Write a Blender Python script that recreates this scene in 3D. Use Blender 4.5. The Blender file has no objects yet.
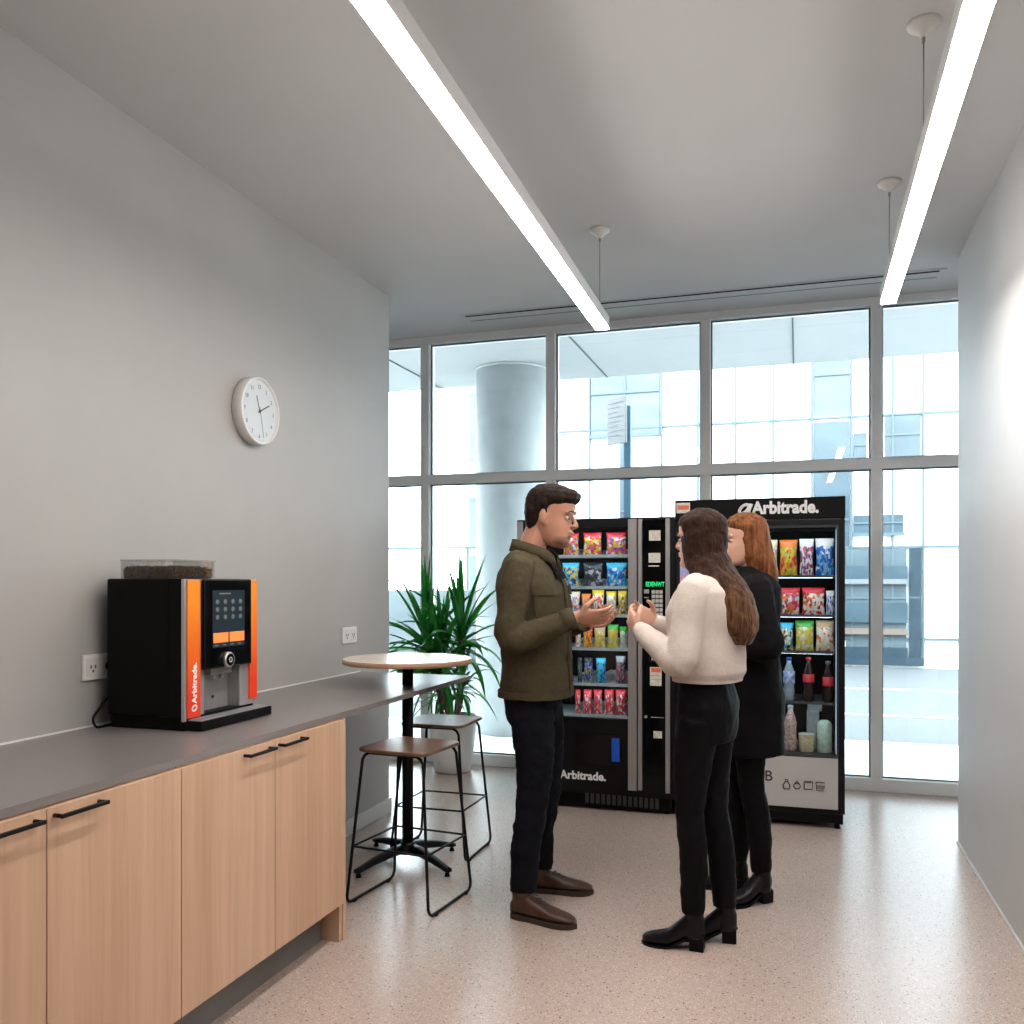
import bpy, bmesh, math, random
from mathutils import Vector, Matrix, noise
random.seed(7)
S = bpy.context.scene
COL = S.collection
PI = math.pi

# ------------------------------------------------------------------ camera, world, exposure
CAM = Vector((0, 0, 1.4)); YAW = math.radians(17.7); FPX = 898.0; HOR = 582.0
cs, sn = math.cos(YAW), math.sin(YAW)
cam = bpy.data.cameras.new('camera'); cam.sensor_width = 36; cam.lens = 36 * FPX / 1024
cam.shift_y = (HOR - 512) / 1024; cam.clip_start = 0.05; cam.clip_end = 300
camo = bpy.data.objects.new('camera', cam); COL.objects.link(camo)
camo.location = CAM; camo.rotation_euler = (PI / 2, 0, YAW)
S.camera = camo
w = bpy.data.worlds.new('overcast_sky'); S.world = w; w.use_nodes = True
nt = w.node_tree; nt.nodes.clear()
wo = nt.nodes.new('ShaderNodeOutputWorld'); bg = nt.nodes.new('ShaderNodeBackground')
tc = nt.nodes.new('ShaderNodeTexCoord'); sp = nt.nodes.new('ShaderNodeSeparateXYZ'); cr = nt.nodes.new('ShaderNodeValToRGB')
nt.links.new(tc.outputs['Generated'], sp.inputs[0]); nt.links.new(sp.outputs[2], cr.inputs[0])
cr.color_ramp.elements[0].color = (0.90, 0.96, 1, 1); cr.color_ramp.elements[1].color = (0.80, 0.92, 1, 1)
nt.links.new(cr.outputs[0], bg.inputs[0]); bg.inputs[1].default_value = 14.0
nt.links.new(bg.outputs[0], wo.inputs[0])
S.view_settings.view_transform = 'Standard'; S.view_settings.look = 'None'
S.view_settings.exposure = 0.0; S.view_settings.gamma = 1.0; S.view_settings.use_curve_mapping = False
LAMP_STRENGTH = 70.0
S.cycles.max_bounces = 10; S.cycles.transparent_max_bounces = 16; S.cycles.sample_clamp_indirect = 6

def P(px, py, Y):
    """world point on the vertical plane y=Y seen at photograph pixel (px,py): used to measure sizes and heights"""
    u = (px - 512) / FPX; k = cs + sn * u; d = Y / k
    return Vector((d * (-sn + cs * u), Y, 1.4 + (HOR - py) / FPX * d))

# ------------------------------------------------------------------ materials
MATS = {}
def mat(name, col, rough=0.5, metal=0.0, spec=0.5, emit=None, estr=0, noise_amt=0.0, nscale=8.0, bump=0.0, bscale=60, coat=0, stretch=(1, 1, 1), col2=None):
    if name in MATS: return MATS[name]
    m = bpy.data.materials.new(name); m.use_nodes = True; n = m.node_tree; N = n.nodes; b = N['Principled BSDF']
    b.inputs['Base Color'].default_value = (*col, 1); b.inputs['Roughness'].default_value = rough
    b.inputs['Metallic'].default_value = metal; b.inputs['Specular IOR Level'].default_value = spec
    b.inputs['Coat Weight'].default_value = coat
    if emit: b.inputs['Emission Color'].default_value = (*emit, 1); b.inputs['Emission Strength'].default_value = estr
    if noise_amt or bump:
        t = N.new('ShaderNodeTexCoord'); mp = N.new('ShaderNodeMapping'); mp.inputs['Scale'].default_value = stretch
        n.links.new(t.outputs['Object'], mp.inputs[0])
    if noise_amt:
        x = N.new('ShaderNodeTexNoise'); x.inputs['Scale'].default_value = nscale; x.inputs['Detail'].default_value = 5
        n.links.new(mp.outputs[0], x.inputs[0])
        mx = N.new('ShaderNodeMix'); mx.data_type = 'RGBA'
        c2 = col2 or tuple(max(0, c * (1 - noise_amt)) for c in col)
        r = N.new('ShaderNodeMapRange'); r.inputs[1].default_value = 0.35; r.inputs[2].default_value = 0.65
        n.links.new(x.outputs[0], r.inputs[0]); n.links.new(r.outputs[0], mx.inputs[0])
        mx.inputs[6].default_value = (*col, 1); mx.inputs[7].default_value = (*c2, 1)
        n.links.new(mx.outputs[2], b.inputs['Base Color'])
    if bump:
        y = N.new('ShaderNodeTexNoise'); y.inputs['Scale'].default_value = bscale; y.inputs['Detail'].default_value = 3
        n.links.new(mp.outputs[0], y.inputs[0]); bp = N.new('ShaderNodeBump'); bp.inputs['Strength'].default_value = bump; bp.inputs['Distance'].default_value = 0.01
        n.links.new(y.outputs[0], bp.inputs['Height']); n.links.new(bp.outputs[0], b.inputs['Normal'])
    MATS[name] = m; return m

def glass(name, tint, refl=1.0):
    m = bpy.data.materials.new(name); m.use_nodes = True; n = m.node_tree; N = n.nodes; N.clear()
    o = N.new('ShaderNodeOutputMaterial'); t = N.new('ShaderNodeBsdfTransparent'); g = N.new('ShaderNodeBsdfGlossy'); f = N.new('ShaderNodeFresnel')
    t.inputs[0].default_value = (*tint, 1); g.inputs['Roughness'].default_value = 0.01; f.inputs[0].default_value = 1.45
    mu = N.new('ShaderNodeMath'); mu.operation = 'MULTIPLY'; mu.inputs[1].default_value = refl
    mx = N.new('ShaderNodeMixShader'); n.links.new(f.outputs[0], mu.inputs[0]); n.links.new(mu.outputs[0], mx.inputs[0])
    n.links.new(t.outputs[0], mx.inputs[1]); n.links.new(g.outputs[0], mx.inputs[2]); n.links.new(mx.outputs[0], o.inputs[0])
    return m

def wood(name, c1, c2, rough=0.45, scale=(38, 38, 1.2)):
    m = bpy.data.materials.new(name); m.use_nodes = True; n = m.node_tree; N = n.nodes; b = N['Principled BSDF']
    t = N.new('ShaderNodeTexCoord'); mp = N.new('ShaderNodeMapping'); mp.inputs['Scale'].default_value = scale
    x = N.new('ShaderNodeTexNoise'); x.inputs['Scale'].default_value = 1.0; x.inputs['Detail'].default_value = 6; x.inputs['Roughness'].default_value = 0.6; x.inputs['Distortion'].default_value = 0.4
    mp2 = N.new('ShaderNodeMapping'); mp2.inputs['Scale'].default_value = tuple(v * 0.18 for v in scale)
    x2 = N.new('ShaderNodeTexNoise'); x2.inputs['Scale'].default_value = 1.0
    n.links.new(t.outputs['Object'], mp.inputs[0]); n.links.new(mp.outputs[0], x.inputs[0])
    n.links.new(t.outputs['Object'], mp2.inputs[0]); n.links.new(mp2.outputs[0], x2.inputs[0])
    ad = N.new('ShaderNodeMath'); ad.operation = 'ADD'; n.links.new(x.outputs[0], ad.inputs[0]); n.links.new(x2.outputs[0], ad.inputs[1])
    r = N.new('ShaderNodeMapRange'); r.inputs[1].default_value = 0.7; r.inputs[2].default_value = 1.3; n.links.new(ad.outputs[0], r.inputs[0])
    mx = N.new('ShaderNodeMix'); mx.data_type = 'RGBA'; mx.inputs[6].default_value = (*c1, 1); mx.inputs[7].default_value = (*c2, 1)
    n.links.new(r.outputs[0], mx.inputs[0]); n.links.new(mx.outputs[2], b.inputs['Base Color']); b.inputs['Roughness'].default_value = rough
    return m

def terrazzo():
    m = bpy.data.materials.new('terrazzo'); m.use_nodes = True; n = m.node_tree; N = n.nodes; b = N['Principled BSDF']
    t = N.new('ShaderNodeTexCoord'); cur = None; base = (0.52, 0.42, 0.37)
    nz = N.new('ShaderNodeTexNoise'); nz.inputs['Scale'].default_value = 90; n.links.new(t.outputs['Object'], nz.inputs[0])
    mx = N.new('ShaderNodeMix'); mx.data_type = 'RGBA'; mx.inputs[6].default_value = (*base, 1); mx.inputs[7].default_value = (0.44, 0.35, 0.305, 1)
    n.links.new(nz.outputs[0], mx.inputs[0]); cur = mx.outputs[2]
    for sc, thr, c, keep in ((95, 0.26, (0.30, 0.22, 0.19), 0.55), (60, 0.20, (0.12, 0.09, 0.08), 0.25), (120, 0.3, (0.68, 0.58, 0.52), 0.5)):
        v = N.new('ShaderNodeTexVoronoi'); v.inputs['Scale'].default_value = sc; n.links.new(t.outputs['Object'], v.inputs[0])
        lt = N.new('ShaderNodeMath'); lt.operation = 'LESS_THAN'; lt.inputs[1].default_value = thr; n.links.new(v.outputs['Distance'], lt.inputs[0])
        se = N.new('ShaderNodeSeparateColor'); n.links.new(v.outputs['Color'], se.inputs[0])
        l2 = N.new('ShaderNodeMath'); l2.operation = 'LESS_THAN'; l2.inputs[1].default_value = keep; n.links.new(se.outputs[0], l2.inputs[0])
        mu = N.new('ShaderNodeMath'); mu.operation = 'MULTIPLY'; n.links.new(lt.outputs[0], mu.inputs[0]); n.links.new(l2.outputs[0], mu.inputs[1])
        x = N.new('ShaderNodeMix'); x.data_type = 'RGBA'; x.inputs[7].default_value = (*c, 1); n.links.new(cur, x.inputs[6]); n.links.new(mu.outputs[0], x.inputs[0]); cur = x.outputs[2]
    n.links.new(cur, b.inputs['Base Color']); b.inputs['Roughness'].default_value = 0.27; b.inputs['Specular IOR Level'].default_value = 0.5
    return m

def bagmat(name, top, pal, bottom=None):
    """printed foil: a plain band at the top and a lively multi-colour print below"""
    m = bpy.data.materials.new(name); m.use_nodes = True; n = m.node_tree; N = n.nodes; b = N['Principled BSDF']
    t = N.new('ShaderNodeTexCoord'); v = N.new('ShaderNodeTexVoronoi'); v.inputs['Scale'].default_value = 9.0
    mp = N.new('ShaderNodeMapping'); mp.inputs['Location'].default_value = (random.random() * 9, random.random() * 9, random.random() * 9); mp.inputs['Scale'].default_value = (1, 0.1, 1.1)
    n.links.new(t.outputs['Generated'], mp.inputs[0]); n.links.new(mp.outputs[0], v.inputs[0])
    se = N.new('ShaderNodeSeparateColor'); n.links.new(v.outputs['Color'], se.inputs[0])
    r = N.new('ShaderNodeValToRGB'); r.color_ramp.interpolation = 'CONSTANT'
    while len(r.color_ramp.elements) < len(pal): r.color_ramp.elements.new(0.5)
    for i, c in enumerate(pal): r.color_ramp.elements[i].position = i / len(pal); r.color_ramp.elements[i].color = (*c, 1)
    n.links.new(se.outputs[0], r.inputs[0])
    sx = N.new('ShaderNodeSeparateXYZ'); n.links.new(t.outputs['Generated'], sx.inputs[0])
    nz = N.new('ShaderNodeTexNoise'); nz.inputs['Scale'].default_value = 5; n.links.new(t.outputs['Generated'], nz.inputs[0])
    ma = N.new('ShaderNodeMath'); ma.operation = 'MULTIPLY_ADD'; ma.inputs[1].default_value = 0.14; n.links.new(nz.outputs[0], ma.inputs[0]); n.links.new(sx.outputs[2], ma.inputs[2])
    gt = N.new('ShaderNodeMath'); gt.operation = 'GREATER_THAN'; gt.inputs[1].default_value = 0.86; n.links.new(ma.outputs[0], gt.inputs[0])
    x = N.new('ShaderNodeMix'); x.data_type = 'RGBA'; x.inputs[7].default_value = (*top, 1); n.links.new(r.outputs[0], x.inputs[6]); n.links.new(gt.outputs[0], x.inputs[0])
    n.links.new(x.outputs[2], b.inputs['Base Color']); b.inputs['Roughness'].default_value = 0.32
    return m

M = dict(
    wall=mat('grey_paint', (0.40, 0.39, 0.375), 0.55, noise_amt=0.04, nscale=3, bump=0.03, bscale=250),
    ceiling=mat('white_paint', (0.64, 0.64, 0.64), 0.8, noise_amt=0.02, nscale=2),
    base=mat('skirting_paint', (0.60, 0.60, 0.59), 0.4, noise_amt=0.03),
    floor=terrazzo(),
    oak=wood('pale_oak_veneer', (0.65, 0.435, 0.30), (0.50, 0.315, 0.20)),
    oak_top=wood('birch_ply_top', (0.78, 0.66, 0.56), (0.70, 0.57, 0.46), 0.25, (1.2, 30, 30)),
    ply=wood('ply_edge', (0.55, 0.33, 0.20), (0.42, 0.24, 0.14), 0.5, (4, 4, 90)),
    walnut=wood('walnut_seat', (0.20, 0.105, 0.065), (0.12, 0.062, 0.04), 0.3, (1.5, 34, 34)),
    counter=mat('grey_laminate', (0.215, 0.195, 0.19), 0.30, noise_amt=0.10, nscale=220),
    kick=mat('grey_kickboard', (0.16, 0.155, 0.15), 0.5, noise_amt=0.1),
    black=mat('black_powder_coat', (0.005, 0.005, 0.006), 0.42, spec=0.22, noise_amt=0.1, nscale=30),
    blackgloss=mat('gloss_black', (0.003, 0.003, 0.0035), 0.12, spec=0.3, noise_amt=0.1),
    blackmatte=mat('matte_black_plastic', (0.003, 0.003, 0.0033), 0.6, spec=0.15, noise_amt=0.2, nscale=60),
    silver=mat('brushed_aluminium', (0.42, 0.41, 0.41), 0.38, 0.6, noise_amt=0.08, nscale=4, stretch=(60, 60, 1)),
    silverlt=mat('satin_steel', (0.62, 0.63, 0.64), 0.3, 0.7, noise_amt=0.05),
    frame=mat('window_frame_paint', (0.86, 0.86, 0.86), 0.4, noise_amt=0.02),
    wglass=glass('window_glass', (0.93, 0.975, 0.985), 1.0),
    vglass=glass('display_glass', (0.95, 0.98, 1.0), 0.55),
    lamp=mat('lit_diffuser', (1, 1, 1), 0.5, emit=(1, 0.925, 0.865), estr=LAMP_STRENGTH),
    lampbody=mat('lamp_housing', (0.72, 0.72, 0.72), 0.35, noise_amt=0.03),
    white=mat('white_plastic', (0.80, 0.79, 0.77), 0.3, noise_amt=0.03),
    cream=mat('cream_sticker', (0.80, 0.78, 0.66), 0.5, noise_amt=0.25, nscale=90),
    led=mat('cabinet_light', (1, 1, 1), 0.5, emit=(0.80, 0.93, 1), estr=11.0),
    rail=mat('shelf_rail', (0.62, 0.72, 0.76), 0.35, noise_amt=0.25, nscale=70),
    pot=mat('white_ceramic', (0.75, 0.75, 0.74), 0.35, noise_amt=0.03),
    soil=mat('soil', (0.05, 0.035, 0.025), 0.9, noise_amt=0.5, nscale=60, bump=0.5),
    cane=mat('cane_bark', (0.23, 0.15, 0.09), 0.8, noise_amt=0.5, nscale=25, bump=0.5, stretch=(1, 1, 4)),
    leaf=mat('leaf_green', (0.07, 0.48, 0.07), 0.35, noise_amt=0.6, nscale=9, col2=(0.015, 0.17, 0.05)),
    text=mat('white_lettering', (0.88, 0.88, 0.88), 0.5, noise_amt=0.02),
    dark=mat('dark_print', (0.03, 0.03, 0.035), 0.5, noise_amt=0.05),
    green=mat('green_display_segments', (0, 0.3, 0.1), 0.5, emit=(0.02, 0.75, 0.22), estr=0.9),
)

lt = M['leaf'].node_tree; pb_ = lt.nodes['Principled BSDF']; tl_ = lt.nodes.new('ShaderNodeBsdfTranslucent'); tl_.inputs[0].default_value = (0.10, 0.50, 0.05, 1)
ms_ = lt.nodes.new('ShaderNodeMixShader'); ms_.inputs[0].default_value = 0.5; lt.links.new(pb_.outputs[0], ms_.inputs[1]); lt.links.new(tl_.outputs[0], ms_.inputs[2]); lt.links.new(ms_.outputs[0], lt.nodes['Material Output'].inputs[0])
# ------------------------------------------------------------------ mesh helpers (everything is built in world coordinates)
W = {}
def newbm(): return bmesh.new()
def box(bm, lo, hi, mi=0, bev=0.0):
    lo = Vector(lo); hi = Vector(hi); c = (lo + hi) / 2; d = hi - lo
    r = bmesh.ops.create_cube(bm, size=1.0, matrix=Matrix.Translation(c) @ Matrix.Diagonal((d.x, d.y, d.z, 1)))
    fs = set(f for v in r['verts'] for f in v.link_faces)
    for f in fs: f.material_index = mi
    if bev:
        es = list(set(e for f in fs for e in f.edges))
        rr = bmesh.ops.bevel(bm, geom=es, offset=bev, segments=2, profile=0.5, affect='EDGES')
        for f in rr['faces']: f.material_index = mi
def ring(bm, c, ax, ay, n=12, p=2.0):
    vs = []
    for i in range(n):
        a = 2 * PI * i / n; x, y = math.cos(a), math.sin(a)
        if p != 2.0: x = math.copysign(abs(x) ** (2 / p), x); y = math.copysign(abs(y) ** (2 / p), y)
        vs.append(bm.verts.new(c + ax * x + ay * y))
    return vs
def skin(bm, rings, mi=0, cap=True, smooth=True):
    n = len(rings[0])
    for a, b in zip(rings, rings[1:]):
        for i in range(n):
            f = bm.faces.new((a[i], a[(i + 1) % n], b[(i + 1) % n], b[i])); f.material_index = mi; f.smooth = smooth
    if cap:
        f = bm.faces.new(list(reversed(rings[0]))); f.material_index = mi
        f = bm.faces.new(rings[-1]); f.material_index = mi
def cr_spline(pts, rad, sub=4):
    pts = [Vector(p) for p in pts]
    if len(pts) < 3: return pts, list(rad)
    P2, R2 = [], []
    for i in range(len(pts) - 1):
        p0 = pts[max(i - 1, 0)]; p1 = pts[i]; p2 = pts[i + 1]; p3 = pts[min(i + 2, len(pts) - 1)]
        for k in range(sub):
            t = k / sub
            P2.append(0.5 * ((2 * p1) + (-p0 + p2) * t + (2 * p0 - 5 * p1 + 4 * p2 - p3) * t * t + (-p0 + 3 * p1 - 3 * p2 + p3) * t ** 3)); R2.append(rad[i] * (1 - t) + rad[i + 1] * t)
    P2.append(pts[-1]); R2.append(rad[-1]); return P2, R2
def tube(bm, pts, rad, n=10, mi=0, spline=False, sub=4, round_ends=False, up=None, flat=1.0):
    if not isinstance(rad, (list, tuple)): rad = [rad] * len(pts)
    pts = [Vector(p) for p in pts]
    if spline: pts, rad = cr_spline(pts, rad, sub)
    if round_ends:
        for end in (0, 1):
            a, b = (pts[0], pts[1]) if end == 0 else (pts[-1], pts[-2]); r = rad[0] if end == 0 else rad[-1]
            d = (a - b).normalized(); ex = [(a + d * r * q, r * math.sqrt(max(1 - q * q, 0.02))) for q in (0.5, 0.85, 0.99)]
            if end == 0: pts = [e[0] for e in reversed(ex)] + pts; rad = [e[1] for e in reversed(ex)] + list(rad)
            else: pts = pts + [e[0] for e in ex]; rad = list(rad) + [e[1] for e in ex]
    t0 = (pts[1] - pts[0]).normalized(); u = Vector(up) if up else (Vector((0, 0, 1)) if abs(t0.z) < 0.9 else Vector((1, 0, 0)))
    rings = []
    for i, p in enumerate(pts):
        t = (pts[min(i + 1, len(pts) - 1)] - pts[max(i - 1, 0)]).normalized()
        u = (u - t * u.dot(t)); u = u.normalized() if u.length > 1e-6 else t.orthogonal().normalized(); s = t.cross(u)
        rings.append(ring(bm, p, s * rad[i], u * rad[i] * flat, n))
    skin(bm, rings, mi)
def lathe(bm, c, prof, n=24, mi=0, cap=True):
    c = Vector(c); rs = [ring(bm, c + Vector((0, 0, z)), Vector((r, 0, 0)), Vector((0, r, 0)), n) for r, z in prof]
    skin(bm, rs, mi, cap)
def ell(bm, c, r, mi=0, rot=None, u=14, v=10):
    m = Matrix.Translation(Vector(c)) @ (rot.to_4x4() if rot else Matrix()) @ Matrix.Diagonal((*r, 1))
    rr = bmesh.ops.create_uvsphere(bm, u_segments=u, v_segments=v, radius=1.0, matrix=m)
    for f in set(f for q in rr['verts'] for f in q.link_faces): f.material_index = mi; f.smooth = True
def cyl(bm, a, b, r, n=20, mi=0, r2=None):
    a = Vector(a); b = Vector(b); tube(bm, [a, b], [r, r2 if r2 is not None else r], n, mi)
def prism(bm, poly, y0, y1, mi=0):
    """poly in x,z; extruded from y0 to y1"""
    A = [bm.verts.new((x, y0, z)) for x, z in poly]; B = [bm.verts.new((x, y1, z)) for x, z in poly]; n = len(A)
    bm.faces.new(A).material_index = mi; bm.faces.new(list(reversed(B))).material_index = mi
    for i in range(n): bm.faces.new((A[(i + 1) % n], A[i], B[i], B[(i + 1) % n])).material_index = mi
def tag(o, label=None, cat=None, group=None, kind=None):
    if label: o['label'] = label
    if cat: o['category'] = cat
    if group: o['group'] = group
    if kind: o['kind'] = kind
    return o
def obj(name, bm, mats, parent=None, smooth_angle=None):
    bmesh.ops.recalc_face_normals(bm, faces=bm.faces)
    me = bpy.data.meshes.new(name); o = bpy.data.objects.new(name, me); COL.objects.link(o)
    if parent is not None:
        bm.transform(W[parent.name].inverted()); o.parent = parent; W[o.name] = W[parent.name]
    else:
        xs = [v.co for v in bm.verts]; lo = Vector([min(p[i] for p in xs) for i in range(3)]); hi = Vector([max(p[i] for p in xs) for i in range(3)])
        c = Vector(((lo.x + hi.x) / 2, (lo.y + hi.y) / 2, lo.z)); bm.transform(Matrix.Translation(-c)); o.location = c; W[o.name] = Matrix.Translation(c)
    bm.to_mesh(me); bm.free()
    for m in (mats if isinstance(mats, (list, tuple)) else [mats]): me.materials.append(M[m] if isinstance(m, str) else m)
    return o
def thing(name, loc, label, cat, group=None):
    o = bpy.data.objects.new(name, None); COL.objects.link(o); o.location = loc; o.empty_display_size = 0.1
    W[o.name] = Matrix.Translation(Vector(loc)); return tag(o, label, cat, group)
def struct(name, bm, m, parent=None):
    o = obj(name, bm, m, parent)
    if parent is None: o['kind'] = 'structure'
    return o
def copy_tree(o, parent=None):
    c = o.copy(); COL.objects.link(c); c.parent = parent
    for ch in list(o.children): copy_tree(ch, c)
    return c
def text_bm(bm, s, M4, size, bold=0.0, thick=0.002, align='LEFT', mi=0):
    cu = bpy.data.curves.new('lettering', 'FONT'); cu.body = s; cu.size = size; cu.offset = bold; cu.extrude = thick / 2; cu.align_x = align; cu.resolution_u = 3
    to = bpy.data.objects.new('lettering', cu); COL.objects.link(to)
    dg = bpy.context.evaluated_depsgraph_get(); me = bpy.data.meshes.new_from_object(to.evaluated_get(dg))
    n0 = len(bm.faces); nv = len(bm.verts); bm.from_mesh(me); bm.verts.ensure_lookup_table(); bm.faces.ensure_lookup_table()
    bmesh.ops.transform(bm, matrix=M4, verts=bm.verts[nv:])
    for f in bm.faces[n0:]: f.material_index = mi
    bpy.data.objects.remove(to); bpy.data.meshes.remove(me); bpy.data.curves.remove(cu)
def front_matrix(x, y, z):   # text standing upright facing -Y
    return Matrix.Translation((x, y, z)) @ Matrix.Rotation(PI / 2, 4, 'X')
def side_matrix(x, y, z):    # text standing upright facing +X
    return Matrix.Translation((x, y, z)) @ Matrix.Rotation(PI / 2, 4, 'Z') @ Matrix.Rotation(PI / 2, 4, 'X')

# ------------------------------------------------------------------ room shell
XL, XR, H, H2, YW = -2.378, 0.816, 3.139, 3.30, 6.50
YL, YR = 4.986, 5.32
b = newbm(); box(b, (-7, -2.6, -0.12), (5, YW + 0.12, 0)); struct('floor', b, 'floor')
b = newbm(); pr = [(-2.6, H), (5.33, H), (5.334, H2 + 0.004), (YW + 0.12, H2 + 0.004), (YW + 0.12, H2 + 0.25), (-2.6, H2 + 0.25)]
A = [b.verts.new((-7, y, z)) for y, z in pr]; B = [b.verts.new((5, y, z)) for y, z in pr]
b.faces.new(A); b.faces.new(B[::-1])
for i in range(6): b.faces.new((A[i], B[i], B[(i + 1) % 6], A[(i + 1) % 6]))
struct('ceiling', b, 'ceiling')
b = newbm(); box(b, (XL - 0.22, -2.45, 0), (XL, YL, H)); struct('wall_left', b, 'wall')
b = newbm(); box(b, (XR, -2.45, 0), (XR + 0.22, YR, H)); struct('wall_right', b, mat('pale_wall_paint', (0.54, 0.535, 0.53), 0.5, noise_amt=0.03, nscale=3, bump=0.03, bscale=250))
b = newbm(); box(b, (-7, -2.6, 0), (5, -2.45, H)); struct('wall_back', b, mat('charcoal_paint', (0.07, 0.07, 0.07), 0.7, noise_amt=0.05))
b = newbm(); box(b, (-7.1, -2.45, 0), (-7, YW, H)); box(b, (-7.1, 5.34, H), (-7, YW, H2)); struct('wall_far_left', b, 'wall')
b = newbm(); box(b, (5, -2.45, 0), (5.1, YW, H)); box(b, (5, 5.34, H), (5.1, YW, H2)); struct('wall_far_right', b, 'wall')
b = newbm(); box(b, (XL, 3.16, 0), (XL + 0.014, YL + 0.014, 0.088), bev=0.003); box(b, (XL - 0.22, YL, 0), (XL + 0.014, YL + 0.014, 0.088), bev=0.003); struct('baseboard_left', b, 'base')
b = newbm(); box(b, (XR - 0.008, -2.4, 0), (XR, YR, 0.012)); struct('baseboard_right', b, 'base')

# window wall: the frame carries one pane per bay, upper and lower
xm = [P(x, 500, YW).x for x in (427, 552, 706, 876)]
step = xm[3] - xm[2]
xm = [xm[0] - 2 * 1.2, xm[0] - 1.2] + xm + [xm[3] + step, xm[3] + 2 * step]
zt = P(876, 464, YW).z
b = newbm(); fw = 0.035
for x in xm: box(b, (x - fw, YW - 0.05, 0.0851), (x + fw, YW + 0.08, H2), bev=0.004)
box(b, (xm[0] - 1.3, YW - 0.05, 0), (xm[-1] + 1.0, YW + 0.08, 0.085), bev=0.004)
box(b, (xm[0] - 1.3, YW - 0.052, zt - 0.036), (xm[-1] + 1.0, YW + 0.06, zt + 0.036), bev=0.004)
box(b, (xm[0] - 1.3, YW - 0.052, H2 - 0.05), (xm[-1] + 1.0, YW + 0.08, H2 + 0.01), bev=0.004)
win = struct('window_1', b, 'frame')
ed = [xm[0] - 1.25] + xm + [xm[-1] + 0.95]
for i in range(len(ed) - 1):
    for z0, z1 in ((0.085, zt - 0.036), (zt + 0.036, H2 - 0.05)):
        b = newbm(); box(b, (ed[i] + fw, YW + 0.010, z0), (ed[i + 1] - fw, YW + 0.022, z1)); obj('glass_pane', b, 'wglass', win)
        g = newbm()
        for q in (0, 1): box(g, ((ed[i] + fw if q == 0 else ed[i + 1] - fw - 0.010), YW - 0.002, z0), ((ed[i] + fw + 0.010 if q == 0 else ed[i + 1] - fw), YW + 0.009, z1))
        for q in (0, 1): box(g, (ed[i] + fw + 0.010, YW - 0.002, (z0 if q == 0 else z1 - 0.010)), (ed[i + 1] - fw - 0.010, YW + 0.009, (z0 + 0.010 if q == 0 else z1)))
        obj('glazing_gasket', g, mat('gasket', (0.10, 0.16, 0.18), 0.6), win)

# slot diffuser in the ceiling by the window
def ceil_z(y): return H if y < 5.33 else H2 + 0.004
sl = thing('air_slot', (-0.73, 6.06, ceil_z(6.06)), 'long white linear air slot in the ceiling in front of the window wall', 'air vent')
def sloped(bm, x0, x1, y0, y1, t):
    v = [bm.verts.new((x, y, ceil_z(y) - dz)) for dz in (0, t) for x, y in ((x0, y0), (x1, y0), (x1, y1), (x0, y1))]
    for f in ((0, 1, 2, 3), (4, 5, 6, 7), (0, 1, 5, 4), (1, 2, 6, 5), (2, 3, 7, 6), (3, 0, 4, 7)): bm.faces.new([v[i] for i in f])
b = newbm(); sloped(b, -2.31, 0.86, 5.99, 6.17, 0.004); obj('plate', b, 'ceiling', sl)
b = newbm(); sloped(b, -2.27, 0.82, 6.01, 6.026, 0.008); obj('slot', b, 'blackmatte', sl)
b = newbm(); sloped(b, -2.27, 0.82, 6.132, 6.142, 0.007); obj('slot', b, mat('grey_slot', (0.25, 0.27, 0.28), 0.6), sl)

# ------------------------------------------------------------------ pendant strip lights
def strip(xa, xb, zb, y0, y1, wd, label, cans):
    """runs from (xa, y0) to (xb, y1)"""
    t = thing('linear_pendant_lamp', (xb, y1, zb), label, 'ceiling lamp', 'long strip pendants under the ceiling')
    h = 0.062; X = lambda y: xa + (xb - xa) * (y - y0) / (y1 - y0)
    sh = Matrix.Identity(4); sh[0][1] = (xb - xa) / (y1 - y0); sh[0][3] = xa - sh[0][1] * y0
    b = newbm(); box(b, (-wd / 2, y0, zb + 0.004), (wd / 2, y1, zb + h), bev=0.003); b.transform(sh); obj('housing', b, 'lampbody', t)
    b = newbm(); box(b, (-wd / 2 + 0.003, y0 + 0.006, zb - 0.004), (wd / 2 - 0.003, y1 - 0.004, zb + 0.0035)); b.transform(sh); obj('diffuser', b, 'lamp', t)
    for yc in cans:
        x = X(yc)
        b = newbm(); lathe(b, (x, yc, H - 0.045), [(0.008, 0), (0.012, 0.006), (0.03, 0.022), (0.047, 0.034), (0.05, 0.045)], 24); cn = obj('ceiling_cup', b, 'white', t)
        b = newbm(); cyl(b, (x, yc, zb + h), (x, yc, H - 0.04), 0.0022, 6); cyl(b, (x, yc, H - 0.062), (x, yc, H - 0.044), 0.006, 10); obj('cable', b, 'silver', t)
strip(-0.885, -0.935, 2.665, 1.2, 4.42, 0.070, 'long lit strip lamp hanging over the middle of the ceiling, nearer the counter', (4.35, 1.5))
strip(0.362, 0.376, 2.63, 1.3, 4.276, 0.066, 'long lit strip lamp hanging beside the right wall', (4.22, 3.05, 1.6))

# ------------------------------------------------------------------ counter with cabinets
XF, ZC = -1.704, 0.890
worktop = newbm()
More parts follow.
